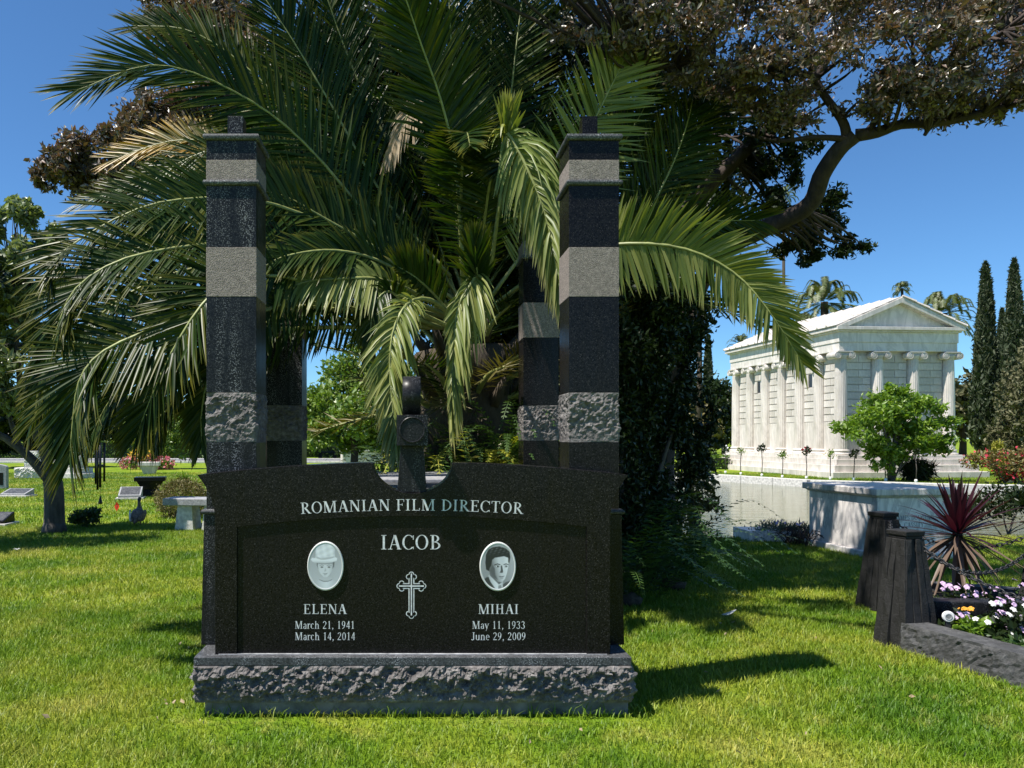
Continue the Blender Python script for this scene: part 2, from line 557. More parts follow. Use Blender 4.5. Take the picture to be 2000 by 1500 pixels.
def rough_block(x0, x1, y0, y1, z0, z1, amp, res, seed, keep=0.25):
    """a block whose four sides are rock-pitched: bulging, chipped relief, sharp top and bottom arrises"""
    per = []
    nx, ny = max(2, int((x1 - x0) / res)), max(2, int((y1 - y0) / res))
    for i in range(nx): per.append((x0 + (x1 - x0) * i / nx, y0, 0, -1))
    for i in range(ny): per.append((x1, y0 + (y1 - y0) * i / ny, 1, 0))
    for i in range(nx): per.append((x1 - (x1 - x0) * i / nx, y1, 0, 1))
    for i in range(ny): per.append((x0, y1 - (y1 - y0) * i / ny, -1, 0))
    nz = max(3, int((z1 - z0) / res))
    n = len(per)
    vs, fs = [], []
    S = Vector((seed * 3.7, seed * 1.3, seed * 7.1))
    for j in range(nz + 1):
        t = j / nz
        z = z0 + (z1 - z0) * t
        env = min(1.0, 4 * t, 5 * (1 - t))
        env = env ** 0.5 if env > 0 else 0
        for x, y, a, b in per:
            p = Vector((x, y, z)) + S
            big = noise.noise(p * 4.2) * 0.5 + noise.noise(p * 9) * 0.35
            chip = abs(noise.noise(p * 15)) * 0.6 + abs(noise.noise(p * 31)) * 0.4 + noise.noise(p * 64) * 0.2 + noise.noise(p * 130) * 0.14
            q = Vector((p.x, p.y, p.z * 1.6))
            facet = noise.voronoi(q * 9)[0][0] * 1.6 + noise.voronoi(q * 24)[0][0] * 0.7 - 1.0
            d = amp * env * (keep + 0.45 + big * 0.8 - chip * 1.5 - facet * 0.28)
            # ragged sag towards the bottom
            d *= 0.55 + 0.6 * t
            vs.append((x + a * d, y + b * d, z + amp * 0.15 * env * noise.noise(p * 13)))
    for j in range(nz):
        for k in range(n):
            k2 = (k + 1) % n
            fs.append((j * n + k, j * n + k2, (j + 1) * n + k2, (j + 1) * n + k))
    fs.append(tuple(range(n - 1, -1, -1)))
    fs.append(tuple(range(nz * n, (nz + 1) * n)))
    return MB().add(vs, fs)


# ------------------------------------------------------------------ foliage helpers
def unit(a):
    return a / np.maximum(np.linalg.norm(a, axis=-1, keepdims=True), 1e-9)


def leaves_mesh(name, C, size, aspect=0.4, up=0.3, out=None, fold=0.25, jitter=0.3):
    """one kite-shaped folded leaf per centre"""
    C = np.asarray(C, np.float64)
    n = len(C)
    d = rng.normal(size=(n, 3))
    d[:, 2] += up
    if out is not None:
        d += out
    d = unit(d)
    r = rng.normal(size=(n, 3))
    s = unit(np.cross(d, r))
    nn = np.cross(d, s)
    L = (size * (1 + jitter * rng.normal(size=n))).clip(size * 0.4, size * 1.8)[:, None]
    W = L * aspect * 0.5
    base = C - d * L * 0.5
    mid = C - d * L * 0.05
    V = np.empty((n, 4, 3))
    V[:, 0] = base
    V[:, 1] = mid + s * W + nn * W * fold
    V[:, 2] = C + d * L * 0.5 - nn * L * 0.10
    V[:, 3] = mid - s * W + nn * W * fold
    i = np.arange(n)[:, None] * 4
    T = np.concatenate([i + [0, 1, 2], i + [0, 2, 3]], axis=1).reshape(-1, 3)
    return np_mesh(name, V.reshape(-1, 3), T)


def clump_points(clumps, n, shell=0.55, gap=0.0, gscale=1.5):
    """points through ellipsoids (cx,cy,cz,rx,ry,rz); shell: bias to the outside; gap: noise gate"""
    vol = np.array([(c[3] * c[4] + c[4] * c[5] + c[3] * c[5]) for c in clumps], float)
    pick = rng.choice(len(clumps), size=n, p=vol / vol.sum())
    A = np.array(clumps, float)[pick]
    d = unit(rng.normal(size=(n, 3)))
    r = (shell + (1 - shell) * rng.random(n)) ** 0.8
    r = r * (1 + 0.12 * rng.normal(size=n))
    P = A[:, :3] + d * A[:, 3:6] * r[:, None]
    if gap:
        g = np.array([noise.noise(Vector(p) * gscale) for p in P])
        keep = g > gap - 0.5
        P, d = P[keep], d[keep]
    return P, d


def sub_clumps(c, k, scale, seed=0):
    """break one ellipsoid into k smaller uneven ones near its surface"""
    out = []
    rr = np.random.default_rng(seed)
    for _ in range(k):
        d = unit(rr.normal(size=3))
        q = 0.55 + 0.45 * rr.random()
        s = scale * (0.6 + 0.8 * rr.random())
        out.append((c[0] + d[0] * c[3] * q, c[1] + d[1] * c[4] * q, c[2] + d[2] * c[5] * q, c[3] * s, c[4] * s, c[5] * s))
    return out


def frond(parent, pts, L=0.55, n=64, w=0.03, phi=0.5, droop=0.25, mat='frond', r0=0.022, t0=0.10, a0=72, a1=22,
          natural=False, side=(1, 1), lift=0.12, clump=0.0, seg=3, tipfac=0.45, pixel=True, name='frond', fold=0.35):
    """a feather palm leaf: rachis tube with two rows of folded leaflets. pts: (px, py, Y) or world points"""
    W = [at(*p) for p in pts] if pixel else [Vector(p) for p in pts]
    m = 40
    C = catmull(W, m)
    mb = MB()
    mb.tube(C[::2] + [C[-1]], [r0 * (1 - 0.85 * i / 20) for i in range(21)], 5)
    ob = mb.build(name, 'rachis', parent)
    total = sum((C[i + 1] - C[i]).length for i in range(m - 1))
    V, Q, S_at = [], [], []
    Yax = Vector((0, 1, 0))
    for k in range(n):
        t = t0 + (1 - t0) * (k + 0.5) / n
        u = t * (m - 1)
        i = min(int(u), m - 2)
        p = C[i].lerp(C[i + 1], u - i)
        T = (C[min(i + 2, m - 1)] - C[max(i - 1, 0)]).normalized()
        if natural:
            S = T.cross(Vector((0, 0, 1)))
            if S.length < 0.15:
                S = Vector((1, 0, 0))
            S.normalize()
        else:
            S = Yax.cross(T)
            if S.length < 0.05:
                S = Vector((1, 0, 0))
            S = (S.normalized() * math.cos(phi) + Yax * math.sin(phi))
            S = (S - T * S.dot(T)).normalized()
        N = T.cross(S)
        if natural and N.z < 0:
            N = -N
        if not natural and N.y > 0:
            N = -N
        q = (t - t0) / (1 - t0)
        prof = min(1.0, 0.45 + 2.6 * q) * (1 - (1 - tipfac) * q ** 2.2)
        ang = R(a0 + (a1 - a0) * q ** 1.3)
        for sgn, on in ((1, side[0]), (-1, side[1])):
            if not on or random.random() < 0.03:
                continue
            a = ang + R(random.gauss(0, 4))
            l = L * prof * on * random.uniform(0.86, 1.1)
            ww = w * (0.7 + 0.5 * prof) * random.uniform(0.8, 1.15)
            D = (S * sgn * math.sin(a) + T * math.cos(a) + N * (lift + random.gauss(0, 0.07 + clump))).normalized()
            B = D.cross(N)
            if B.length < 0.01:
                B = T
            B.normalize()
            # twist of the blade
            tw = random.gauss(0.25, 0.25) * sgn
            n2 = B.cross(D).normalized()
            B2 = B * math.cos(tw) + n2 * math.sin(tw)
            n3 = B2.cross(D).normalized()
            base = len(V)
            dr = droop * random.uniform(0.7, 1.4)
            for j in range(seg + 1):
                s = j / seg
                c = p + D * (l * s * (1 - 0.25 * dr * s)) + Vector((0, 0, -1)) * (l * dr * s * s * 0.8)
                wd = ww * 0.5 * (0.55 + 1.1 * s if s < 0.35 else max(0.04, 1.0 - ((s - 0.35) / 0.65) ** 2.0))
                V.append(c + B2 * wd + n3 * wd * fold)
                V.append(c)
                V.append(c - B2 * wd + n3 * wd * fold)
                S_at += [s * (0.7 + 0.3 * q)] * 3
            for j in range(seg):
                o = base + j * 3
                Q.append((o, o + 1, o + 4, o + 3))
                Q.append((o + 1, o + 2, o + 5, o + 4))
    me = np_mesh('leaflets', np.array([tuple(v) for v in V]), np.array(Q), None, S_at, True)
    stuff(link('leaflets', me, mat, ob))
    return ob


# ------------------------------------------------------------------ ground, pond, road
POND = [(3.2, 12.35), (5.0, 12.15), (9.0, 12.25), (20.0, 12.5), (32.0, 13.0), (32.0, 20.5), (24.0, 22.6), (17.3, 25.2), (14.2, 27.4),
        (11.7, 32.6), (10.9, 34.5), (7.6, 33.5), (5.2, 22.0)]
bm = bmesh.new()
outer = [bm.verts.new((x, y, 0)) for x, y in ((-400, -60), (400, -60), (400, 700), (-400, 700))]
inner = [bm.verts.new((x, y, 0)) for x, y in POND]
es = [bm.edges.new((outer[i], outer[(i + 1) % 4])) for i in range(4)]
ei = [bm.edges.new((inner[i], inner[(i + 1) % len(inner)])) for i in range(len(inner))]
bmesh.ops.triangle_fill(bm, use_beauty=True, use_dissolve=False, edges=es + ei)
inside = [f for f in bm.faces if all(v in inner for v in f.verts)]


def in_poly(x, y, poly):
    c = False
    j = len(poly) - 1
    for i in range(len(poly)):
        xi, yi = poly[i]
        xj, yj = poly[j]
        if (yi > y) != (yj > y) and x < (xj - xi) * (y - yi) / (yj - yi) + xi:
            c = not c
        j = i
    return c


inside = [f for f in bm.faces if in_poly(f.calc_center_median().x, f.calc_center_median().y, POND)]
bmesh.ops.delete(bm, geom=inside, context='FACES_ONLY')
bmesh.ops.recalc_face_normals(bm, faces=bm.faces[:])
if sum(f.normal.z for f in bm.faces) < 0:
    bmesh.ops.reverse_faces(bm, faces=bm.faces[:])
# the bank under the lawn edge
for i in range(len(inner)):
    a, b = inner[i], inner[(i + 1) % len(inner)]
    c = bm.verts.new((a.co.x, a.co.y, -0.6)); d = bm.verts.new((b.co.x, b.co.y, -0.6))
    bm.faces.new((a, b, d, c))
me = bpy.data.meshes.new('ground')
bm.to_mesh(me); bm.free()
tag(link('ground', me, 'lawn'), 'mown lawn of the cemetery with yellowed patches', kind='structure')

wm, nt, b = new_mat('pond_water')
v = coords(nt, (0.3, 1.7, 1), (0, 0, 0.12))
b.inputs['Base Color'].default_value = (0.10, 0.11, 0.045, 1)
b.inputs['Roughness'].default_value = 0.04
b.inputs['IOR'].default_value = 1.33
b.inputs['Specular IOR Level'].default_value = 0.9
mh = nd(nt, 'ShaderNodeMath', operation='ADD')
lk(nt, noise_n(nt, v, 2.0, 3), mh.inputs[0]); lk(nt, noise_n(nt, v, 5.0, 3), mh.inputs[1])
bump(nt, b, mh.outputs[0], 0.55, 0.03)
M['water'] = wm
mb = MB()
cx_, cy_ = 16, 20
mb.add([(cx_ + (x - cx_) * 1.01, cy_ + (y - cy_) * 1.01, -0.20) for x, y in POND], [tuple(range(len(POND)))])
tag(mb.build('water', 'water'), 'still greenish pond water in front of the white mausoleum', kind='structure')

# stone coping along the far bank of the pond, piece by piece
kerb = thing('pond_coping', 'pale stone coping along the pond bank below the rose standards', 'kerb')
kerb['kind'] = 'structure'
del kerb['category']
far = [(32.0, 20.5), (24.0, 22.6), (17.3, 25.2), (14.2, 27.4), (11.7, 32.6), (10.9, 34.5), (7.6, 33.5)]
for (x0, y0), (x1, y1) in zip(far, far[1:]):
    d = Vector((x1 - x0, y1 - y0, 0)); ln = d.length; d.normalize()
    k = max(1, round(ln / 1.6))
    for i in range(k):
        mb = MB().box(0.008, ln / k - 0.008, -0.16, 0.2, -0.55, 0.07 + random.uniform(-0.006, 0.006))
        mb.build('coping_stone', 'stone', kerb, (x0 + d.x * ln * i / k, y0 + d.y * ln * i / k, 0), math.atan2(d.y, d.x), 0.01)

road = MB().box(-60, 5.5, 47.0, 52.5, -0.02, 0.012)
tag(road.build('road', 'asphalt'), 'narrow grey cemetery road crossing behind the lawn', kind='structure')
for y in (46.75, 52.5):
    tag(MB().box(-60, 5.5, y, y + 0.25, -0.02, 0.12).build('kerb', 'stone', bevel=0.02), 'low concrete kerb along the cemetery road', kind='structure')

# ------------------------------------------------------------------ the black granite monument
mon = thing('granite_monument', 'large black granite family monument with four banded columns and arched inscribed tablet', 'monument', (0, 0, 0))

MB().box(-1.20, 1.245, 4.43, 6.98, -0.12, 0.086).build('foundation', 'concrete', mon, bevel=0.008)
rough_block(-1.24, 1.24, 4.375, 7.02, 0.086, 0.296, 0.055, 0.009, 3).build('rock_base', 'rock', mon)
MB().box(-1.247, 1.247, 4.372, 7.03, 0.296, 0.344).build('plinth', 'plinth', mon, bevel=0.004)

# tablet outline in photo pixels on the plane Y = 4.43
TY, TS = 4.43, 4.43 / F


def tx(px): return (px - PX) * TS
def tz(py): return CH - (py - PY) * TS


def half_outline():
    """right half, from the notch bottom clockwise to the foot"""
    pts = []
    for i in range(15):
        a = -PI / 2 + (PI / 2) * i / 14
        pts.append((PX + 77 * math.cos(a), 905 - 58 * math.sin(a) if False else 905 + 58 * -math.sin(a)))
    Rr = 3545.0
    for i in range(13):
        x = 84 + (421 - 84) * i / 12
        pts.append((PX + x, 902.5 + (Rr - math.sqrt(Rr * Rr - x * x))))
    for i in range(1, 13):                      # concave shoulder
        t = i / 12
        pts.append((PX + 421 - 35 * (1 - (1 - t) ** 2.2), 928 + 92 * t))
    pts.append((PX + 386, 1280.5))
    return pts


hr = half_outline()
right = [(tx(x), tz(y)) for x, y in hr]
left = [(-x, z) for x, z in right]
foot = 0.3445
out_full = list(reversed(right))[:]             # foot right -> notch bottom
full = [(x, max(z, foot)) for x, z in (left[::-1][:-1] + right)]   # left foot ... left tip ... notch ... right foot
full_ccw = full[::-1]                           # counter-clockwise seen from the front
REC = 0.014
back = MB().prism_y(full, TY + REC, 4.605)
tab = back.build('tablet', 'black', mon, bevel=0.003)
# raised frame: outline minus the arched panel
Rp = 2770.0
arch = []
for i in range(25):
    x = -343 + (683 * i / 24)
    arch.append((tx(PX + x), tz(1008.5 + (Rp - math.sqrt(Rp * Rp - x * x)))))
frame = full + [(arch[-1][0], foot)] + arch[::-1] + [(arch[0][0], foot)]
MB().prism_y(frame, TY, TY + REC).build('frame', 'black', tab, bevel=0.0025)

# lime line where the tablet meets the plinth and light wear line on the upper arris
MB().box(-1.12, 1.12, TY - 0.006, TY + 0.02, 0.3442, 0.3475).build('mortar_joint', 'edge', tab)

# ---- serif lettering, every glyph built from stems, hairlines, bowls and serifs
TK, TH = 0.118, 0.042


def stem(x, y0=0.0, y1=1.0, w=TK, s0=True, s1=True):
    o = [[(x - w / 2, y0), (x + w / 2, y0), (x + w / 2, y1), (x - w / 2, y1)]]
    for y, s in ((y0, s0), (y1 - 0.04, s1)):
        if s:
            o.append([(x - w / 2 - 0.085, y), (x + w / 2 + 0.085, y), (x + w / 2 + 0.085, y + 0.04), (x - w / 2 - 0.085, y + 0.04)])
    return o


def diag(x0, y0, x1, y1, w):
    return [[(x0 - w / 2, y0), (x0 + w / 2, y0), (x1 + w / 2, y1), (x1 - w / 2, y1)]]


def bar(x0, x1, y, h=TH):
    return [[(x0, y - h / 2), (x1, y - h / 2), (x1, y + h / 2), (x0, y + h / 2)]]


def tick(x, y0, y1, w=0.04):
    return [[(x - w / 2, y0), (x + w / 2, y0), (x + w / 2, y1), (x - w / 2, y1)]]


def bowl(cx, cy, rx, ry, a0=0, a1=360, wx=TK, wy=TH):
    n = max(6, int(abs(a1 - a0) / 18))
    o = []
    for i in range(n):
        q = []
        for a, k in ((a0 + (a1 - a0) * i / n, 0), (a0 + (a1 - a0) * (i + 1) / n, 0), (a0 + (a1 - a0) * (i + 1) / n, 1), (a0 + (a1 - a0) * i / n, 1)):
            c, s = math.cos(R(a)), math.sin(R(a))
            q.append((cx + (rx - wx * k) * c, cy + (ry - wy * k) * s))
        o.append(q)
    return o


def serif(x, y=0.0, w=0.25):
    return [[(x - w / 2, y), (x + w / 2, y), (x + w / 2, y + 0.04), (x - w / 2, y + 0.04)]]


G = {
    'I': (stem(.19), .38), ' ': ([], .30),
    'L': (stem(.19) + bar(.19, .58, .022) + tick(.57, 0, .22), .64),
    'E': (stem(.19) + bar(.19, .57, .978) + bar(.19, .46, .52) + bar(.19, .59, .022) + tick(.56, .8, 1) + tick(.58, 0, .22) + tick(.45, .42, .62), .66),
    'F': (stem(.19) + bar(.19, .57, .978) + bar(.19, .46, .52) + tick(.56, .78, 1) + tick(.45, .42, .62), .60),
    'T': (stem(.32, s1=False) + bar(.03, .61, .978) + tick(.05, .78, 1) + tick(.59, .78, 1), .64),
    'H': (stem(.19) + stem(.60) + bar(.19, .60, .52), .79),
    'N': (stem(.14, w=.05, s1=False) + serif(.10, .96, .2) + stem(.64, w=.05, s0=False) + diag(.64, 0, .16, 1, .15), .78),
    'M': (stem(.13, w=.05) + stem(.80, w=TK) + diag(.45, 0, .17, 1, .15) + diag(.45, 0, .76, 1, .05), .97),
    'A': (diag(.12, 0, .36, 1, .05) + diag(.62, 0, .38, 1, .15) + bar(.2, .52, .33) + serif(.12) + serif(.63), .74),
    'O': (bowl(.38, .5, .36, .52), .76),
    'C': (bowl(.38, .5, .36, .52, 42, 318) + tick(.64, .68, .98) + tick(.65, .02, .2, .03), .70),
    'G': (bowl(.38, .5, .36, .52, 42, 330) + tick(.64, .70, .98) + stem(.62, 0.03, .44, s0=False), .78),
    'D': (stem(.19) + bowl(.22, .5, .50, .5, -90, 90), .76),
    'B': (stem(.19) + bowl(.28, .755, .27, .245, -90, 90, TK, TH) + bowl(.28, .265, .34, .265, -90, 90) + bar(.19, .3, .978) + bar(.19, .3, .51) + bar(.19, .3, .022), .67),
    'R': (stem(.19) + bowl(.28, .745, .29, .255, -90, 90) + bar(.19, .3, .978) + bar(.19, .3, .51) + diag(.64, 0, .33, .5, .15) + serif(.67, 0, .17), .72),
    'J': (stem(.25, .25, 1, s0=False) + bowl(.12, .22, .1975, .25, -150, 0, TK, .07), .40),
    'S': (bowl(.28, .74, .22, .27, 35, 262, TK, TH) + bowl(.28, .26, .24, .27, -145, 82, TK, TH) + tick(.46, .72, .98, .03) + tick(.06, .03, .3, .03), .56),
    'U': (stem(.17, .28, 1, s0=False) + stem(.61, .28, 1, w=.05, s0=False) + bowl(.385, .3, .26, .32, 180, 360, .08, .07), .76),
    'Y': (diag(.36, .42, .10, 1, .14) + diag(.36, .42, .62, 1, .05) + stem(.36, 0, .45, s1=False) + serif(.1, .96) + serif(.62, .96), .72),
    'a': (bowl(.21, .18, .17, .2, 60, 330, .10, .05) + stem(.36, .0, .5, .10, False, False) + bowl(.235, .46, .175, .22, 0, 165, .10, .05), .46),
    'r': (stem(.13, 0, .67, .11, True, False) + bowl(.30, .46, .17, .21, 40, 150, .10, .07) + serif(.08, .63, .12), .38),
    'c': (bowl(.24, .335, .22, .355, 45, 315, .11, .05), .46),
    'h': (stem(.13, 0, 1, .11, True, False) + bowl(.30, .40, .20, .28, 0, 165, .10, .06) + stem(.45, 0, .42, .10, True, False), .60),
    'n': (stem(.13, 0, .67, .11, True, False) + bowl(.30, .40, .20, .28, 0, 165, .10, .06) + stem(.45, 0, .42, .10, True, False), .60),
    'u': (stem(.13, .2, .67, .11, False, False) + bowl(.285, .24, .21, .26, 185, 350, .10, .06) + stem(.45, 0, .67, .10, False, False), .58),
    'e': (bowl(.24, .335, .22, .355, 0, 315, .10, .05) + bar(.08, .44, .38, .045), .47),
    'y': (diag(.27, .02, .08, .67, .11) + diag(.16, -.28, .46, .67, .045) + serif(.08, .63, .2) + serif(.46, .63, .16), .52),
    '0': (bowl(.26, .49, .23, .51, wx=.10, wy=.045), .52),
    '1': (stem(.27, 0, 1, .10, True, False) + diag(.14, .84, .25, .96, .07), .52),
    '2': (bowl(.25, .72, .21, .28, -25, 165, .10, .06) + diag(.08, .07, .40, .62, .07) + bar(.04, .46, .045, .09), .52),
    '3': (bowl(.23, .755, .19, .245, -90, 160, .10, .06) + bowl(.22, .27, .23, .29, -160, 90, .10, .06), .52),
    '4': (stem(.35, 0, 1, .10, False, False) + diag(.07, .30, .33, .98, .06) + bar(.03, .48, .28, .08), .52),
    '9': (bowl(.25, .68, .21, .32, wx=.10, wy=.05) + bowl(.06, .66, .40, .68, -88, -2, .10, .05), .52),
    ',': ([[(.08, 0), (.19, 0), (.19, .12), (.08, .12)], [(.06, -.18), (.10, -.18), (.19, .0), (.12, .0)]], .26),
}


def text_mesh(name, s, x0, x1, zb, cap, mat, parent, plane, arc=None, thick=0.0006):
    """line of serif capitals between x0 and x1 (metres), baseline zb, on the plane Y = plane facing the viewer"""
    adv, pos = 0.0, []
    for ch in s:
        pos.append(adv)
        adv += G[ch][1] + 0.045
    adv -= 0.045
    kx = (x1 - x0) / adv
    words, cur = [], []
    for ch, p in zip(s + ' ', pos + [adv]):
        if ch == ' ':
            if cur:
                words.append(cur)
            cur = []
        else:
            cur.append((ch, p))
    lay, out = 0, []
    for wd in words:
        mb = MB()
        for ch, p in wd:
            cxm = x0 + (p + G[ch][1] / 2) * kx
            dz, rot = 0.0, 0.0
            if arc:
                mx = cxm - (x0 + x1) / 2
                dz = -(arc - math.sqrt(arc * arc - mx * mx))
                rot = -mx / arc
            for q in G[ch][0]:
                lay += 1
                y = plane - thick - (lay % 9) * 0.00006
                vs = []
                for gx, gy in q:
                    lx, lz = (gx - G[ch][1] / 2) * kx, gy * cap
                    vs.append((cxm + lx * math.cos(rot) - lz * math.sin(rot), y, zb + dz + lx * math.sin(rot) + lz * math.cos(rot)))
                ar = sum(vs[i][0] * vs[(i + 1) % 4][2] - vs[(i + 1) % 4][0] * vs[i][2] for i in range(4))
                mb.add(vs, [(0, 1, 2, 3)] if ar > 0 else [(3, 2, 1, 0)])
        o = mb.build(name, mat, parent)
        o['label'] = 'serif lettering reading ' + ''.join(c for c, _ in wd).strip(',')
        out.append(o)
    return out


PANEL = TY + REC
PS = PANEL / F


def qx(px): return (px - PX) * PS
def qz(py): return CH - (py - PY) * PS


def line(s, xa, xb, top, base):
    return text_mesh('inscription', s, qx(xa), qx(xb), qz(base), (base - top) * PS, 'paint', tab, PANEL)


text_mesh('inscription', 'ROMANIAN FILM DIRECTOR', tx(587), tx(1021), tz(997), 22 * TS, 'paint', tab, TY, arc=3400 * TS)
line('IACOB', 743, 862, 1045, 1073)
line('ELENA', 592, 677, 1180, 1199)
line('March 21, 1941', 576, 693, 1213, 1228)
line('March 14, 2014', 576, 694, 1235, 1250)
line('MIHAI', 934, 1013, 1180, 1199)
line('May 11, 1933', 922, 1026, 1213, 1228)
line('June 29, 2009', 921, 1027, 1235, 1250)


def flat(parent, name, poly, mat, lay, label=None, base=PANEL):
    """thin printed or painted piece at layer lay; poly in photo pixels"""
    y = base - 0.0006 - 0.00025 * lay
    vs = [(qx(x), y, qz(yy)) for x, yy in poly]
    ar = sum(vs[i][0] * vs[(i + 1) % len(vs)][2] - vs[(i + 1) % len(vs)][0] * vs[i][2] for i in range(len(vs)))
    idx = tuple(range(len(vs)))
    o = MB().add(vs, [idx if ar > 0 else idx[::-1]]).build(name, mat, parent)
    if label:
        o['label'] = label
    return o


def ell(cx, cy, rx, ry, n=28, a0=0, a1=360):
    return [(cx + rx * math.cos(R(a0 + (a1 - a0) * i / n)), cy + ry * math.sin(R(a0 + (a1 - a0) * i / n))) for i in range(n)]


# budded cross: white outline, black body, white inner line
def cross_poly(g):
    """budded cross outline grown by g pixels"""
    cx, cy = 803.5, 1144.5
    w = 4.6 + g
    pts = []
    ends = [((0, -1), 16.5), ((1, 0), 17.5), ((0, 1), 52.5), ((-1, 0), 17.5)]
    for (dx, dy), ln in ends:
        nx, ny = -dy, dx                              # to the right of travel
        def P(a, b): return (cx + dx * a + nx * b, cy + dy * a + ny * b)
        r = 5.4 + g
        pts.append(P(w, -w))
        pts.append(P(ln, -w))
        for i in range(9):
            a = R(-60 - 180 + 210 * i / 8) if False else None
        for (oa, ob, s, e) in ((1.5, -5.2, 200, 330), (6.2, 0.0, 270, 450), (1.5, 5.2, 30, 160)):
            for i in range(6):
                t = R(s + (e - s) * i / 5)
                pts.append(P(ln + oa + r * 0.86 * math.cos(t), ob + r * 0.86 * math.sin(t)))
        pts.append(P(ln, w))
    return pts


cr = flat(tab, 'cross', cross_poly(1.1), 'paint', 0, 'white outlined budded cross engraved on the panel')
flat(cr, 'inner_field', cross_poly(-1.0), 'black', 2)
flat(cr, 'inner_line', [(802.2, 1120), (804.8, 1120), (804.8, 1202), (802.2, 1202)], 'paint', 4)
flat(cr, 'inner_line', [(779, 1143.2), (828, 1143.2), (828, 1145.8), (779, 1145.8)], 'paint', 5)


def oval(cx, cy, label):
    """ceramic portrait oval: domed rim and flat printed field"""
    rx, ry = 35.5 * PS, 48 * PS
    prof = [(1.0, 0.0), (1.0, 0.008), (0.965, 0.0125), (0.93, 0.0115), (0.90, 0.010)]
    n = 48
    vs, fs = [], []
    for r, h in prof:
        for k in range(n):
            a = 2 * PI * k / n
            vs.append((qx(cx) + rx * r * math.cos(a), PANEL - h, qz(cy) + ry * r * math.sin(a)))
    for i in range(len(prof) - 1):
        for k in range(n):
            fs.append((i * n + k, i * n + (k + 1) % n, (i + 1) * n + (k + 1) % n, (i + 1) * n + k))
    mb = MB().add(vs, fs, 0, True)
    mb.add(vs[-n:], [tuple(range(n))], 1)
    o = mb.build('portrait_oval', ['ceramic_rim', 'ceramic'], tab)
    o['label'] = label
    return o


FB = PANEL - 0.0100                                     # printed field of the ovals
def soft(X, Y, poly, b):
    """soft mask of a polygon in photo pixels, edge blurred over b pixels"""
    c = np.zeros(X.shape, bool)
    dist = np.full(X.shape, 1e9)
    for i in range(len(poly)):
        (x0, y0), (x1, y1) = poly[i], poly[i - 1]
        dx, dy = x1 - x0, y1 - y0
        t = np.clip(((X - x0) * dx + (Y - y0) * dy) / (dx * dx + dy * dy + 1e-9), 0, 1)
        dist = np.minimum(dist, np.hypot(X - x0 - t * dx, Y - y0 - t * dy))
        if y1 != y0:
            c ^= ((y0 > Y) != (y1 > Y)) & (X < dx * (Y - y0) / dy + x0)
    d = np.where(c, dist, -dist)
    t = np.clip(d / b + .5, 0, 1)
    return t * t * (3 - 2 * t)


pm, nt, b_ = new_mat('ceramic_photo_print')
atn = nd(nt, 'ShaderNodeAttribute', attribute_name='tone')
lk(nt, atn.outputs['Color'], b_.inputs['Base Color'])
b_.inputs['Roughness'].default_value = 0.3
b_.inputs['Specular IOR Level'].default_value = 0.3
M['photo_print'] = pm


def photo_print(parent, cx, cy, layers, bg, label):
    rx, ry, nr_, na = 32.0, 43.2, 44, 120
    u = np.linspace(0, 1, nr_ + 1)[1:]
    a = np.linspace(0, 2 * PI, na, endpoint=False)
    X = np.concatenate([[cx], (cx + rx * u[:, None] * np.cos(a)).ravel()])
    Y = np.concatenate([[cy], (cy + ry * u[:, None] * np.sin(a)).ravel()])
    tone = bg(X, Y)
    for poly, val, bl in layers:
        k = soft(X, Y, poly, bl)
        v_ = val(X, Y) if callable(val) else val
        tone = tone * (1 - k) + v_ * k
    gr = np.array([noise.noise(Vector((x * .9, y * .9, cx))) for x, y in zip(X, Y)])
    tone = np.clip(tone * (1 + .05 * gr), .01, .9)
    V = np.stack([(X - PX) * PS, np.full(X.shape, PANEL - 0.0104), CH - (Y - PY) * PS], 1)
    Fc = []
    for k in range(na):
        Fc.append((0, 1 + k, 1 + (k + 1) % na))
    for j in range(nr_ - 1):
        for k in range(na):
            p0, p1 = 1 + j * na + k, 1 + j * na + (k + 1) % na
            Fc += [(p0, p0 + na, p1 + na), (p0, p1 + na, p1)]
    me = np_mesh('photo_print', V, np.array(Fc))
    ca = me.color_attributes.new('tone', 'FLOAT_COLOR', 'POINT')
    col = np.stack([tone * .95, tone, tone * 1.03, np.ones_like(tone)], 1)
    ca.data.foreach_set('color', col.astype(np.float32).ravel())
    o = link('photo_print', me, 'photo_print', parent)
    o['label'] = label
    return o


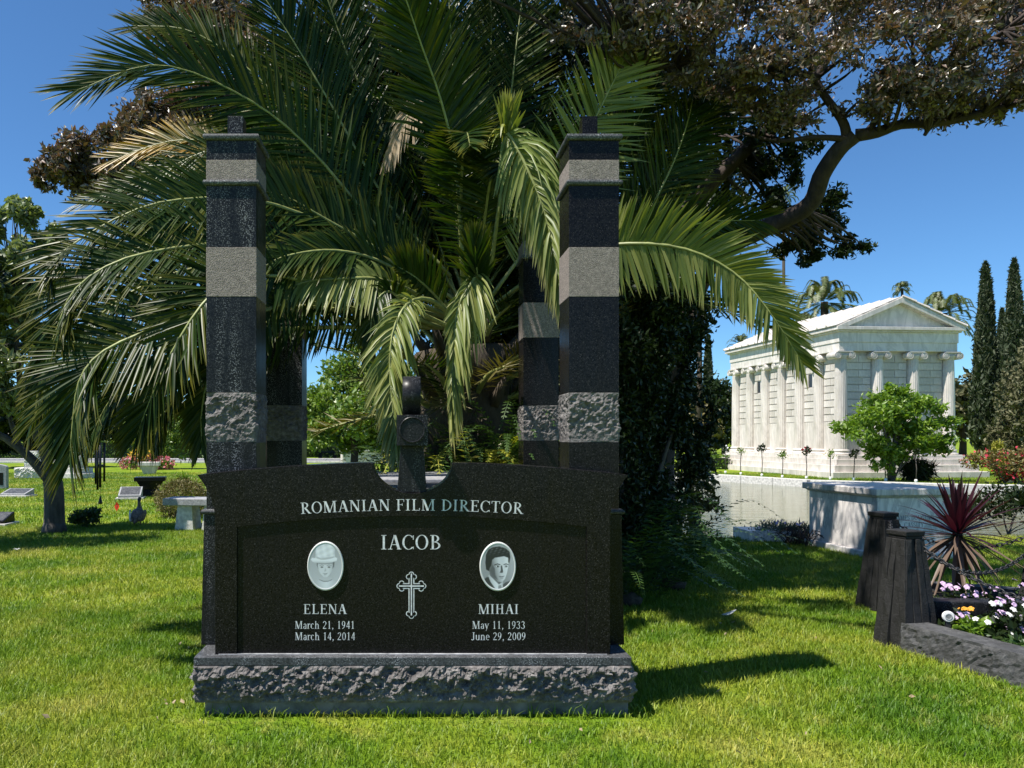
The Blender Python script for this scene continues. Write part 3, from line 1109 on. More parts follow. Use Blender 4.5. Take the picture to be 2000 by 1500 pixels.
po = oval(636, 1105, 'oval ceramic portrait of a person wearing a tall pale hat')
hat_n = lambda X, Y: .74 + .10 * np.sin(X * .35 + Y * .22) * np.sin(Y * .31 - X * .12) - .12 * np.clip((622 - X) / 8, 0, 1) - .10 * np.clip((X - 648) / 7, 0, 1)
face_n = lambda X, Y: .66 - .16 * np.clip((X - 642) / 9, 0, 1) - .10 * np.clip((626 - X) / 5, 0, 1) - .12 * np.clip((1103 - Y) / 5, 0, 1)
photo_print(po, 636, 1105, [
    ([(600, 1150), (606, 1142), (612, 1137), (622, 1132), (631, 1134), (641, 1134), (650, 1132), (660, 1137), (668, 1144), (668, 1165), (600, 1165)], lambda X, Y: .76 - .012 * np.abs(X - 638), 1.6),
    ([(628, 1118), (646, 1118), (649, 1131), (641, 1134.5), (632, 1134.5), (624, 1131)], lambda X, Y: .54 - .014 * np.clip(1129 - Y, 0, 12), 1.5),
    ([(624, 1130.6), (632, 1134), (641, 1134), (649, 1130.6), (649, 1132), (641, 1135.6), (632, 1135.6), (624, 1132)], .22, 1.0),
    ([(618.5, 1095), (654, 1095), (653, 1106), (650, 1110), (622, 1110), (619.5, 1105)], .16, 2.0),
    ([(621.5, 1097), (621, 1105), (623, 1114), (627, 1121), (633, 1126.5), (639, 1126.5), (645, 1121), (649, 1113), (650.5, 1104), (650, 1097)], face_n, 1.6),
    ([(624.5, 1103.6), (629, 1102), (633, 1103.4), (633, 1104.8), (629, 1103.6), (624.5, 1105)], .30, 1.2),
    ([(638.5, 1103.4), (643, 1102), (648, 1103.8), (648, 1105), (643, 1103.6), (638.5, 1104.8)], .30, 1.2),
    (ell(629, 1107, 3.4, 1.9, 14), .42, 1.6), (ell(643, 1107, 3.4, 1.9, 14), .40, 1.6),
    (ell(629.2, 1107.1, 1.7, 1.2, 12), .05, 1.1), (ell(643, 1107.1, 1.7, 1.2, 12), .05, 1.1),
    ([(635.6, 1108), (637.6, 1113.6), (636.4, 1115.4), (633.4, 1115.4), (634.6, 1113)], .46, 1.6),
    ([(630.6, 1118.8), (635.5, 1119.6), (640.8, 1118.4), (637.6, 1121.4), (634, 1121.6)], .27, 1.3),
    ([(632, 1123), (638, 1123), (636, 1125), (634, 1125)], .54, 1.4),
    ([(616, 1093), (617, 1078), (616.5, 1069), (620, 1063.5), (630, 1061), (642, 1061), (650.5, 1063.5), (654, 1070), (654.5, 1080), (655, 1093), (645, 1098), (626, 1098)], hat_n, 1.6),
    ([(618, 1086), (628, 1090), (640, 1088), (653, 1086), (654, 1089), (640, 1092), (628, 1094), (618, 1091)], .50, 2.4),
    ([(607.5, 1092.5), (610, 1088.8), (618, 1089.6), (627, 1092.6), (636, 1093), (646, 1091), (655, 1087.8), (659, 1089.4), (658, 1094), (651, 1097.4), (636, 1099.4), (620, 1099), (611, 1097)], lambda X, Y: .80 - .05 * np.clip(Y - 1094, 0, 5), 1.4),
    ([(622, 1098.6), (636, 1099.6), (650, 1098), (650, 1100.4), (636, 1101.8), (622, 1101)], .33, 1.6),
], lambda X, Y: .36 + .0022 * (Y - 1062) + .05 * np.clip((X - 650) / 20, 0, 1), 'grey photograph of a face under a tall pale hat')

po = oval(972, 1106, 'oval ceramic portrait of a person in a dark suit and tie')
hair_n = lambda X, Y: .035 + .10 * np.clip(np.sin(X * .55 + Y * .9) * np.sin(X * .21 - Y * .5), 0, 1) * np.clip((1086 - Y) / 14, 0, 1)
face2 = lambda X, Y: np.clip(.16 + .48 * np.clip((X - 959 - .22 * (Y - 1100)) / 16, 0, 1) + .12 * np.clip((X - 982) / 8, 0, 1), .12, .78)
photo_print(po, 972, 1106, [
    ([(936, 1136), (948, 1128), (955, 1125), (968, 1147), (974, 1160), (936, 1160)], lambda X, Y: .06 + .05 * np.clip((Y - 1140) / 10, 0, 1), 1.4),
    ([(980, 1142), (988, 1136), (998, 1133), (1010, 1136), (1004, 1160), (974, 1160)], lambda X, Y: .10 + .06 * np.clip((1140 - Y) / 8, 0, 1), 1.4),
    ([(953, 1124), (957, 1121), (972, 1137), (982, 1134), (981.5, 1150), (976, 1160), (968, 1150), (958, 1136)], lambda X, Y: .80 - .02 * np.abs(X - 970), 1.2),
    ([(973.5, 1142.5), (978, 1142), (980.5, 1150), (979, 1160), (971, 1160), (972.5, 1150)], .30, 1.2),
    ([(954, 1108), (982, 1126), (981, 1136), (974, 1141), (957, 1124)], .16, 2.0),
    ([(956, 1084), (954.5, 1103), (957, 1115), (962, 1125), (972, 1135.5), (980, 1136.5), (986, 1130), (990, 1118), (992.5, 1105), (993, 1086), (985, 1080), (965, 1080)], face2, 1.6),
    ([(962, 1103), (966, 1110), (967, 1122), (972, 1132), (963, 1126), (957, 1114)], .13, 3.0),
    ([(965, 1102), (971, 1099.8), (977, 1101.6), (977, 1103.4), (971, 1101.8), (965, 1104)], .05, 1.2),
    ([(983, 1101.4), (988, 1099.8), (993, 1101.6), (993, 1103), (988, 1101.8), (983, 1103)], .06, 1.2),
    (ell(971, 1105.8, 4.4, 2.3, 14), .30, 1.6), (ell(987.6, 1105.6, 3.8, 2.1, 14), .36, 1.6),
    (ell(969.3, 1105.8, 1.4, 1.1, 10), .70, 1.0), (ell(985.8, 1105.6, 1.2, 1.0, 10), .72, 1.0),
    (ell(971.8, 1105.6, 1.6, 1.6, 12), .03, 1.0), (ell(988, 1105.4, 1.5, 1.5, 12), .03, 1.0),
    ([(977.4, 1105), (980, 1103), (982.6, 1115), (981, 1118.6), (975.6, 1118), (977.6, 1113)], .10, 1.8),
    ([(981, 1104), (983.2, 1104), (984.6, 1115), (982.8, 1116)], .74, 1.4),
    ([(973, 1124.2), (979, 1125), (985.4, 1124), (982, 1126.8), (976, 1127)], .15, 1.3),
    ([(976, 1128.4), (983, 1128.2), (981, 1130), (977, 1130)], .34, 1.4),
    ([(949, 1112), (947.5, 1098), (948.5, 1083), (953, 1073), (962, 1068), (975, 1066.5), (987, 1070), (995, 1077), (996.5, 1088), (994.4, 1099), (992.3, 1098), (992, 1089), (984, 1086), (966, 1089), (961, 1093), (959, 1104), (956, 1109), (955, 1115)], hair_n, 1.8),
], lambda X, Y: .34 + .10 * np.clip((X - 985) / 15, 0, 1) + .001 * (1106 - Y), 'grey photograph of a dark-haired face above suit and tie')

# ---- the four columns
CW = 0.1515


def column(cx, y0, seed, wet):
    cy = y0 + CW
    c = link('column', None, None, mon)
    c.empty_display_size = 0.1
    bl = 'black_col' if wet else 'black'

    def seg(name, z0, z1, mat, hw=CW, bevel=0.002):
        return MB().box(cx - hw, cx + hw, cy - hw, cy + hw, z0, z1).build(name, mat, c, bevel=bevel)
    pd = MB().frustum(cx, cy, 0.3445, 1.13, CW + 0.026, CW + 0.026, CW + 0.012, CW + 0.012)
    pd.build('pedestal', bl, c, bevel=0.003)

    def mould(z0, z1, o):
        n = 6
        vs, fs = [], []
        rows = []
        for i in range(n + 1):
            a = -PI / 2 + PI * i / n
            rows.append((CW + o * (0.35 + 0.65 * math.cos(a)), (z0 + z1) / 2 + (z1 - z0) / 2 * math.sin(a)))
        for hw, z in rows:
            vs += [(cx - hw, cy - hw, z), (cx + hw, cy - hw, z), (cx + hw, cy + hw, z), (cx - hw, cy + hw, z)]
        for i in range(n):
            for k in range(4):
                fs.append((i * 4 + k, i * 4 + (k + 1) % 4, i * 4 + 4 + (k + 1) % 4, i * 4 + 4 + k))
        fs += [(3, 2, 1, 0), tuple(n * 4 + k for k in range(4))]
        MB().add(vs, fs).build('moulding', 'plinth', c)
    mould(1.13, 1.162, 0.03)
    seg('shaft_block', 1.162, 1.566, bl)
    rough_block(cx - CW, cx + CW, cy - CW, cy + CW, 1.567, 1.868, 0.026, 0.007, seed, 0.1).build('rock_block', 'rock', c)
    seg('shaft_block', 1.869, 2.45, bl)
    seg('hammered_band', 2.45, 2.75, 'stipple', CW + 0.0015)
    seg('shaft_block', 2.75, 3.124, bl)
    mould(3.124, 3.157, 0.019)
    seg('hammered_band', 3.157, 3.28, 'stipple', CW + 0.0015)
    seg('shaft_block', 3.28, 3.398, bl)
    mould(3.398, 3.436, 0.019)
    seg('tenon', 3.436, 3.59, bl, 0.047)
    return c


column(-1.10, 4.66, 11, True)['label'] = 'water-spotted front column'
column(1.10, 4.66, 12, False)['label'] = 'clean black front column'
column(-1.10, 6.58, 13, True)
column(1.10, 6.58, 14, False)

# burial vault between the columns with its ledger slabs
va = MB().box(-0.90, 0.90, 4.625, 6.9, 0.3442, 1.20).build('vault', 'black', mon, bevel=0.004)
MB().box(-0.935, 0.935, 4.612, 5.72, 1.20, 1.262).build('ledger_slab', 'plinth', mon, bevel=0.008)
MB().box(-0.935, 0.935, 5.726, 6.96, 1.20, 1.285).build('ledger_slab', 'stone_grey', mon, bevel=0.008)

# ---- film camera sculpture standing in the notch
zb = CH - (962.5 - PY) * TS + 0.0005
fc = thing('film_camera_sculpture', 'black granite film camera on a tapered post in the tablet notch', 'sculpture', (0, 4.52, zb))
s45 = 4.40 / F
MB().frustum(-0.004, 0.0, 0.0, 0.272, 0.086, 0.07, 0.066, 0.066).build('post', 'black_dull', fc, bevel=0.004)
cz0 = 0.272
MB().box(-0.090, 0.085, -0.185, 0.16, cz0, cz0 + 0.174).build('camera_body', 'black_dull', fc, bevel=0.003)
lz = cz0 + 0.090
lens = MB()
lens.lathe([(0.074, 0.178), (0.074, 0.200), (0.070, 0.2035), (0.066, 0.2025), (0.064, 0.197), (0.001, 0.197)], 40, -0.002, 0, 'y', False)
lo = lens.build('lens', 'black_dull', fc, (0, 0, lz))
rz0 = cz0 + 0.174
reel = MB()
reel.lathe([(0.112, -0.056), (0.116, -0.053), (0.116, 0.046), (0.112, 0.049)], 48, 0, 0, 'x')
reel.build('film_reel', 'black_dull', fc, (-0.003, -0.01, rz0 + 0.1155))
# ------------------------------------------------------------------ white temple mausoleum
MA = R(4.5)
mau = thing('mausoleum', 'white marble temple mausoleum with fluted columns beyond the pond', 'mausoleum', (16.95, 30.4, 0), MA)
SL, SW = 8.25, 4.5                      # side and front between corner column axes; local x = front, local y = side going away
ZS, ZC, ZE, ZK = 0.88, 4.98, 5.72, 5.92
o_ = 0.42
steps = [(0.95, 0.0, 0.24), (0.72, 0.24, 0.50), (0.52, 0.50, 0.72), (0.40, 0.72, ZS)]
for i, (g, z0, z1) in enumerate(steps):
    MB().box(-g, SW + g, -g, SL + g, z0 - (0.1 if i == 0 else 0), z1).build('step', 'marble', mau, bevel=0.015)
wall = MB().box(0.06, SW - 0.06, 0.06, SL - 0.06, ZS, ZC).build('wall', 'marble', mau)
# ashlar courses in every bay above a plain dado of upright slabs
nb_s, nb_f = 6, 3
bs, bf = SL / nb_s, SW / nb_f
z_d, nc = ZS + 1.35, 9
hc = (ZC - 0.12 - z_d) / nc


def block_mesh(w, h, d):
    return MB().box(-w / 2, w / 2, -d, 0.0, 0, h).mesh('block')


blk_cache = {}


def block(parent, w, h, loc, rz):
    key = (round(w, 3), round(h, 3))
    if key not in blk_cache:
        me = block_mesh(w, h, 0.05)
        me.materials.append(M['marble'])
        blk_cache[key] = me
    link('block', blk_cache[key], None, parent, loc, rz)


WIN = {1, 4}                             # bays of the side with a slit window, counted from the far end
for k in range(nb_s):
    y0 = SL - k * bs
    yc = y0 - bs / 2
    wbay = bs - 0.50
    block(wall, wbay, 1.33, (0.06, yc, ZS), -PI / 2)
    for c in range(nc):
        z = z_d + c * hc
        if k in WIN and c in (5, 6):
            continue
        if c % 2 == 0:
            block(wall, wbay, hc - 0.045, (0.06, yc, z), -PI / 2)
        else:
            block(wall, wbay / 2 - 0.012, hc - 0.045, (0.06, yc - wbay / 4 - 0.004, z), -PI / 2)
            block(wall, wbay / 2 - 0.012, hc - 0.045, (0.06, yc + wbay / 4 + 0.004, z), -PI / 2)
    if k in WIN:
        z = z_d + 5 * hc
        wq = (wbay - 0.30) / 2
        for sg in (-1, 1):
            block(wall, wq, 2 * hc - 0.045, (0.06, yc + sg * (0.15 + wq / 2), z), -PI / 2)
        MB().box(0.052, 0.058, yc - 0.15, yc + 0.15, z, z + 2 * hc - 0.045).build('slit_window', 'slot', mau)
for k in range(nb_f):
    xc = (k + 0.5) * bf
    wbay = bf - 0.50
    for sg in (-1, 1):
        block(wall, wbay / 2 - 0.01, 1.33, (xc + sg * wbay / 4, 0.06, ZS), 0)
    for c in range(nc):
        z = z_d + c * hc
        if c % 2 == 0:
            for sg in (-1, 1):
                block(wall, wbay / 2 - 0.012, hc - 0.045, (xc + sg * (wbay / 4 + 0.004), 0.06, z), 0)
        else:
            wa = wbay * 0.66
            block(wall, wa - 0.012, hc - 0.045, (xc - (wbay - wa) / 2, 0.06, z), 0)
            block(wall, wbay - wa - 0.012, hc - 0.045, (xc + wa / 2, 0.06, z), 0)

# fluted Ionic columns
NF = 20
shaft = MB()
n = NF * 4


def flute(k):
    return (1.0, 0.965, 0.945, 0.965)[k % 4]


hsh = ZC - 0.30 - (ZS + 0.22)
shaft.lathe([(0.245, 0.0), (0.243, 0.3 * hsh), (0.232, 0.65 * hsh), (0.208, hsh)], n, smooth=False, mod=flute)
shaft_me = shaft.mesh('column'); shaft_me.materials.append(M['marble'])
base = MB()
base.lathe([(0.34, 0.0), (0.35, 0.03), (0.34, 0.07), (0.29, 0.09), (0.275, 0.12), (0.30, 0.14), (0.305, 0.17), (0.29, 0.20), (0.25, 0.22)], 28)
base_me = base.mesh('column_base'); base_me.materials.append(M['marble'])
cap = MB()
cap.lathe([(0.208, 0.0), (0.225, 0.03), (0.22, 0.06), (0.27, 0.12), (0.27, 0.16)], 24)
cap.box(-0.31, 0.31, -0.29, 0.29, 0.25, 0.30)
cap.box(-0.33, 0.33, -0.22, 0.22, 0.17, 0.25)
for sx in (-1, 1):
    pr_ = [(0.135, 0.27), (0.135, -0.27)]
    n0 = len(cap.v)
    cap.lathe([(0.02, -0.285), (0.03, -0.27), (0.05, -0.265), (0.055, -0.28), (0.095, -0.28), (0.10, -0.262), (0.112, -0.262), (0.118, -0.285), (0.135, -0.285), (0.135, 0.285), (0.118, 0.285), (0.112, 0.262), (0.10, 0.262), (0.095, 0.28), (0.05, 0.28), (0.03, 0.27), (0.02, 0.285)], 20, 0, 0, 'y')
    cap.v[n0:] = [(x + sx * 0.30, y, z + 0.125) for x, y, z in cap.v[n0:]]
cap_me = cap.mesh('capital'); cap_me.materials.append(M['marble'])
cols = [(0, SL - k * bs, PI / 2) for k in range(nb_s)] + [(k * bf, 0.0, 0.0) for k in range(nb_f + 1)]
for x, y, rz in cols:
    c = link('column', shaft_me, None, mau, (x, y, ZS + 0.22), rz)
    link('column_base', base_me, None, c, (0, 0, -0.22))
    link('capital', cap_me, None, c, (0, 0, hsh))
# entablature, cornice, pediment
MB().box(-0.22, SW + 0.22, -0.22, SL + 0.22, ZC, ZC + 0.34).box(-0.25, SW + 0.25, -0.25, SL + 0.25, ZC + 0.341, ZE).build('entablature', 'marble', mau, bevel=0.01)
cornice = MB().box(-0.33, SW + 0.33, -0.33, SL + 0.33, ZE + 0.001, ZE + 0.07).box(-o_, SW + o_, -o_, SL + o_, ZE + 0.071, ZK).build('cornice', 'marble', mau, bevel=0.012)
AP = 7.08
xm = SW / 2
slope = (AP - ZK) / (xm + o_)
MB().prism_y([(-o_ + 0.3, ZK + 0.001), (SW + o_ - 0.3, ZK + 0.001), (xm, AP - 0.22)], -0.16, -0.05).build('tympanum', 'marble', mau)
for sg in (-1, 1):                       # raking cornices
    a = (xm + sg * (xm + o_), ZK + 0.001); t = 0.16
    poly = [a, (xm, AP), (xm, AP - t - 0.05), (xm + sg * (xm + o_ - 0.45), ZK + 0.001)]
    if sg > 0:
        poly = poly[::-1]
    MB().prism_y(poly[::-1], -o_, -0.155).build('raking_cornice', 'marble', mau, bevel=0.01)
roof = MB().prism_y([(-o_, ZK + 0.002), (SW + o_, ZK + 0.002), (xm, AP - 0.005)], -0.15, SL + o_).build('roof', 'marble', mau)
ang = math.atan2(AP - ZK, xm + o_)
sl_len = math.hypot(AP - ZK, xm + o_)
nr, nt_ = 5, 15
tw, tl = (SL + o_ + 0.4) / nt_, sl_len / nr
tile = MB()
tile.add([(0, 0, 0.005), (tl * 1.04, 0, 0.035), (tl * 1.04, tw * 0.97, 0.035), (0, tw * 0.97, 0.005), (0, 0, 0.05), (tl * 1.04, 0, 0.075), (tl * 1.04, tw * 0.97, 0.075), (0, tw * 0.97, 0.05)],
         [(0, 3, 2, 1), (4, 5, 6, 7), (0, 1, 5, 4), (1, 2, 6, 5), (2, 3, 7, 6), (3, 0, 4, 7)])
tile.add([(0, -0.05, 0.05), (0, 0.05, 0.05), (0, 0.0, 0.12), (tl * 1.05, -0.06, 0.07), (tl * 1.05, 0.06, 0.07), (tl * 1.05, 0.0, 0.16)],
         [(0, 2, 1), (3, 4, 5), (0, 3, 5, 2), (1, 2, 5, 4), (0, 1, 4, 3)])
tile_me = tile.mesh('roof_tile'); tile_me.materials.append(M['marble'])
for sg in (-1, 1):
    for i in range(nr):
        for j in range(nt_):
            q = (i * tl) * math.cos(ang)
            z = AP - i * tl * math.sin(ang)
            o = link('roof_tile', tile_me, None, roof)
            y = -o_ + 0.02 + j * tw
            if sg < 0:
                o.location = (xm - q, y + tw, z - 0.008)
                o.rotation_euler = (0, ang, PI)
            else:
                o.location = (xm + q, y, z - 0.008)
                o.rotation_euler = (0, ang, 0)
# roof tiles are laid from the ridge down both slopes


# ------------------------------------------------------------------ marble tomb by the pond
tm = thing('marble_tomb', 'grey veined white marble tomb standing by the pond edge', 'tomb', (6.0, 9.93, 0), R(7))
MB().box(0, 1.18, 0, 1.5, -0.03, 0.09).build('base_course', 'marble_grey', tm, bevel=0.015)
die = MB().box(0.05, 1.13, 0.05, 1.45, 0.0901, 0.80).build('die', 'marble_grey', tm, bevel=0.008)
MB().frustum(0.59, 0.75, 0.8001, 0.835, 0.54, 0.70, 0.59, 0.75).box(-0.02, 1.20, -0.02, 1.52, 0.8351, 0.925).build('lid', 'marble_grey', tm, bevel=0.012)
M['carved'] = simple('carved_letter', (0.16, 0.17, 0.18), 0.8, 0.1)
text_mesh('inscription', 'JAMES DOUGLAS', 0.30, 0.84, 0.51, 0.06, 'carved', die, 0.0495)
text_mesh('inscription', 'CASSITY', 0.43, 0.71, 0.42, 0.06, 'carved', die, 0.0495)
# low white marker behind its corner and a lavender clump
MB().box(-0.42, 0.42, -0.3, 0.3, -0.05, 0.16).build('x', 'marble_grey').name = 'grave_marker'
gm = bpy.data.objects['grave_marker']
gm.location = (5.55, 12.0, 0)
tag(gm, 'low pale marble block at the water edge behind the lavender', 'grave marker')


# ------------------------------------------------------------------ stones, benches and markers on the left lawn
def place(px, py, h=0.0):
    """ground position of the photo pixel"""
    Y = (CH - h) * F / (py - PY)
    return Vector(((px - PX) * Y / F, Y, 0))


p = place(368, 1034)
gb = thing('granite_bench', 'long pale granite bench with tapered legs beside the round brown bush', 'bench', p, R(-8))
MB().box(-0.36, 0.62, -0.24, 0.22, 0.43, 0.55).build('seat', 'stone_grey', gb, bevel=0.012)
for x in (0.0, 0.48):
    MB().frustum(x, 0, 0, 0.43, 0.17, 0.18, 0.13, 0.15).build('leg', 'stone', gb, bevel=0.01)
p = place(292, 926)
wb = thing('white_pedestal_bench', 'small white marble bench on a tapered base beside pink flowers', 'bench', p, R(10))
MB().box(-0.42, 0.42, -0.28, 0.28, 0.36, 0.52).build('seat', 'marble', wb, bevel=0.015)
MB().frustum(0, 0, 0, 0.36, 0.22, 0.18, 0.36, 0.24).build('base', 'marble', wb, bevel=0.01)
p = place(294, 970)
bb = thing('hourglass_bench', 'small polished black bench on a waisted base behind the goose', 'bench', p, R(14))
MB().box(-0.40, 0.40, -0.24, 0.24, 0.42, 0.53).build('seat', 'black', bb, bevel=0.01)
MB().frustum(0, 0, 0, 0.2, 0.34, 0.20, 0.2, 0.15).frustum(0, 0, 0.2001, 0.42, 0.2, 0.15, 0.34, 0.20).build('base', 'black', bb, bevel=0.008)


def slant(px, py, w, d, h, mat, label, rz=0.0):
    p = place(px, py)
    mb = MB()
    mb.add([(-w / 2, -d / 2, 0), (w / 2, -d / 2, 0), (w / 2, d / 2, 0), (-w / 2, d / 2, 0), (-w / 2, -d / 2, h * 0.25), (w / 2, -d / 2, h * 0.25), (w / 2, d / 2, h), (-w / 2, d / 2, h)],
           [(3, 2, 1, 0), (4, 5, 6, 7), (0, 1, 5, 4), (1, 2, 6, 5), (2, 3, 7, 6), (3, 0, 4, 7)])
    t = thing('slant_marker', label, 'grave marker', p, rz)
    MB().box(-w / 2 - 0.06, w / 2 + 0.06, -d / 2 - 0.05, d / 2 + 0.05, -0.03, 0.05).build('base', 'stone', t, bevel=0.006)
    o = mb.build('stone', mat, t, (0, 0, 0.0505), bevel=0.006)
    # engraved plate
    q = MB()
    e = 0.86
    y0, y1 = -d / 2 * e, d / 2 * e
    zf = lambda y: h * 0.25 + (y + d / 2) / d * h * 0.75 + 0.003
    q.add([(-w / 2 * e, y0, zf(y0)), (w / 2 * e, y0, zf(y0)), (w / 2 * e, y1, zf(y1)), (-w / 2 * e, y1, zf(y1))], [(0, 1, 2, 3)])
    q.build('plate', 'plinth', t, (0, 0, 0.0505))
    return t


slant(255, 975, 0.55, 0.40, 0.26, 'stone_grey', 'grey slanted grave marker between the goose and the black bench', R(12))
slant(34, 970, 0.70, 0.42, 0.16, 'stone_grey', 'low grey slanted marker in the lawn beyond the small tree trunk', R(-6))
slant(-4, 1026, 0.40, 0.4, 0.18, 'black', 'dark low marker cut off by the picture edge', 0)

p = place(-8, 955)
hs = thing('headstone', 'grey upright headstone at the far left edge of the lawn', 'headstone', p, R(8))
n_ = 12
arc_ = [(-0.34, 0), (0.34, 0), (0.34, 0.66)] + [(0.34 * math.cos(PI * i / n_), 0.66 + 0.10 * math.sin(PI * i / n_)) for i in range(1, n_)] + [(-0.34, 0.66)]
MB().prism_y(arc_, -0.09, 0.09).build('stone', 'stone_grey', hs, bevel=0.012)
MB().box(-0.24, 0.24, -0.096, -0.09, 0.12, 0.5).build('plate', 'black', hs)

p = place(64, 934)
rs = thing('rough_stone_monument', 'white rock-faced monument behind the small tree trunk', 'monument', p, R(5))
rough_block(-0.55, 0.55, -0.3, 0.3, 0.0, 0.42, 0.09, 0.035, 31).build('rock_base', 'stone', rs)
rough_block(-0.24, 0.24, -0.2, 0.2, 0.421, 1.05, 0.05, 0.04, 32).build('rock_shaft', 'stone', rs)
p = place(150, 934)
ws = thing('statue_monument', 'pale angel statue on steps half hidden by palm leaves', 'statue', p, R(-12))
for i, (hw, z0, z1) in enumerate(((0.62, 0, 0.2), (0.46, 0.2001, 0.40), (0.32, 0.4001, 0.85))):
    MB().box(-hw, hw, -hw * 0.8, hw * 0.8, z0, z1).build('step' if i < 2 else 'pedestal', 'stone', ws, bevel=0.015)
fg = MB()
fg.lathe([(0.23, 0.851), (0.24, 0.9), (0.18, 1.1), (0.16, 1.3), (0.19, 1.45), (0.2, 1.55), (0.09, 1.63), (0.06, 1.67), (0.09, 1.72), (0.10, 1.79), (0.07, 1.86), (0.02, 1.89)], 16)
fg.tube([(0.17, 0, 1.52), (0.25, -0.1, 1.36), (0.1, -0.2, 1.34)], [0.06, 0.05, 0.04], 8)
fg.tube([(-0.17, 0, 1.52), (-0.25, -0.1, 1.36), (-0.1, -0.2, 1.34)], [0.06, 0.05, 0.04], 8)
for sx in (-1, 1):
    fg.add([(sx * 0.05, 0.12, 1.5), (sx * 0.35, 0.22, 1.75), (sx * 0.42, 0.22, 1.4), (sx * 0.2, 0.18, 1.0), (sx * 0.05, 0.17, 1.5), (sx * 0.35, 0.26, 1.75), (sx * 0.42, 0.26, 1.4), (sx * 0.2, 0.22, 1.0)],
           [(0, 1, 2, 3), (7, 6, 5, 4), (0, 4, 5, 1), (1, 5, 6, 2), (2, 6, 7, 3), (3, 7, 4, 0)])
fg.build('figure', 'stone', ws)

# small flag, scraps
p = place(228, 1008)
fl = thing('marker_flag', 'small orange red flag on a wire beside the goose', 'flag', p)
MB().tube([(0, 0, 0), (0, 0, 0.22)], 0.003, 5).build('wire', 'iron', fl)
fb = MB()
fb.add([(-0.045, 0.004, 0.18), (0.0, -0.006, 0.10), (0.045, 0.004, 0.18), (0.04, 0.01, 0.22), (0, 0.0, 0.29), (-0.04, 0.0, 0.22)], [(0, 1, 2, 3, 4, 5)])
fbo = fb.build('flag_cloth', 'flag', fl)
fbo.modifiers.new('solid', 'SOLIDIFY').thickness = 0.004
p = place(1424, 1207)
fe = MB()
fe.add([(-0.055, -0.01, 0.03), (-0.02, -0.03, 0.035), (0.02, -0.025, 0.052), (0.065, 0.0, 0.078), (0.03, 0.015, 0.06), (-0.02, 0.02, 0.04), (-0.06, 0.015, 0.03)], [(0, 1, 2, 3, 4, 5, 6)])
feo = fe.build('fallen_feather', 'whitep', None, p)
feo.modifiers.new('solid', 'SOLIDIFY').thickness = 0.004
tag(feo, 'white feather lying on the shaded grass right of the monument', 'feather')
for px, py, s, lb in ((33, 1078, 1.0, 'small white blossom lying on the lawn at the far left'), (1678, 1388, 0.5, 'dry leaf scrap lying in the front lawn')):
    p = place(px, py)
    mb = MB()
    for i in range(5):
        a = 2 * PI * i / 5
        mb.add([(0, 0, 0.03), (0.03 * math.cos(a - 0.4), 0.03 * math.sin(a - 0.4), 0.045), (0.055 * math.cos(a), 0.055 * math.sin(a), 0.05), (0.03 * math.cos(a + 0.4), 0.03 * math.sin(a + 0.4), 0.045)], [(0, 1, 2, 3)])
    o = mb.build('fallen_blossom', 'whitep' if s == 1.0 else 'frond_dead', None, p)
    o.scale = (s, s, s)
    tag(o, lb, 'blossom' if s == 1.0 else 'leaf')

# wind chime hanging from the small tree
wc = thing('wind_chime', 'black tubular wind chime hanging beside the palm leaves', 'wind chime', at(196, 850, 12.3))
for i, (dx, dy, l) in enumerate(((-0.075, 0, 0.66), (-0.03, 0.06, 0.72), (0.02, -0.05, 0.70), (0.055, 0.02, 0.62), (-0.02, -0.06, 0.75))):
    MB().tube([(dx, dy, -0.12), (dx, dy, -0.12 - l)], 0.017, 10).build('chime_tube', 'metal_black', wc)
MB().lathe([(0.09, -0.02), (0.10, -0.01), (0.10, 0.01), (0.08, 0.02)], 20).build('top_disc', 'metal_black', wc)
for dx, dy in ((-0.075, 0), (-0.03, 0.06), (0.02, -0.05), (0.055, 0.02), (-0.02, -0.06)):
    MB().tube([(dx, dy, -0.12), (dx, dy, -0.02)], 0.002, 4).build('cord', 'metal_black', wc)
MB().tube([(0, 0, -0.02), (0, 0, -1.02)], 0.003, 4).tube([(0, 0, 0.02), (0.02, 0, 0.5)], 0.004, 4).build('striker_cord', 'metal_black', wc)
MB().lathe([(0.035, -1.10), (0.03, -1.07), (0.012, -0.99), (0.005, -0.97)], 10).build('wind_sail', 'metal_black', wc)
MB().lathe([(0.055, -0.50), (0.055, -0.47)], 14).build('striker', 'metal_black', wc)

# far grave goods seen between the left columns
p = place(640, 895)
fb_ = thing('far_bench', 'low dark bench seen between the left columns', 'bench', p)
MB().box(-0.75, 0.75, -0.25, 0.25, 0.38, 0.50).build('seat', 'basalt', fb_, bevel=0.01)
for x in (-0.55, 0.55):
    MB().box(x - 0.12, x + 0.12, -0.2, 0.2, 0, 0.38).build('leg', 'basalt', fb_, bevel=0.01)


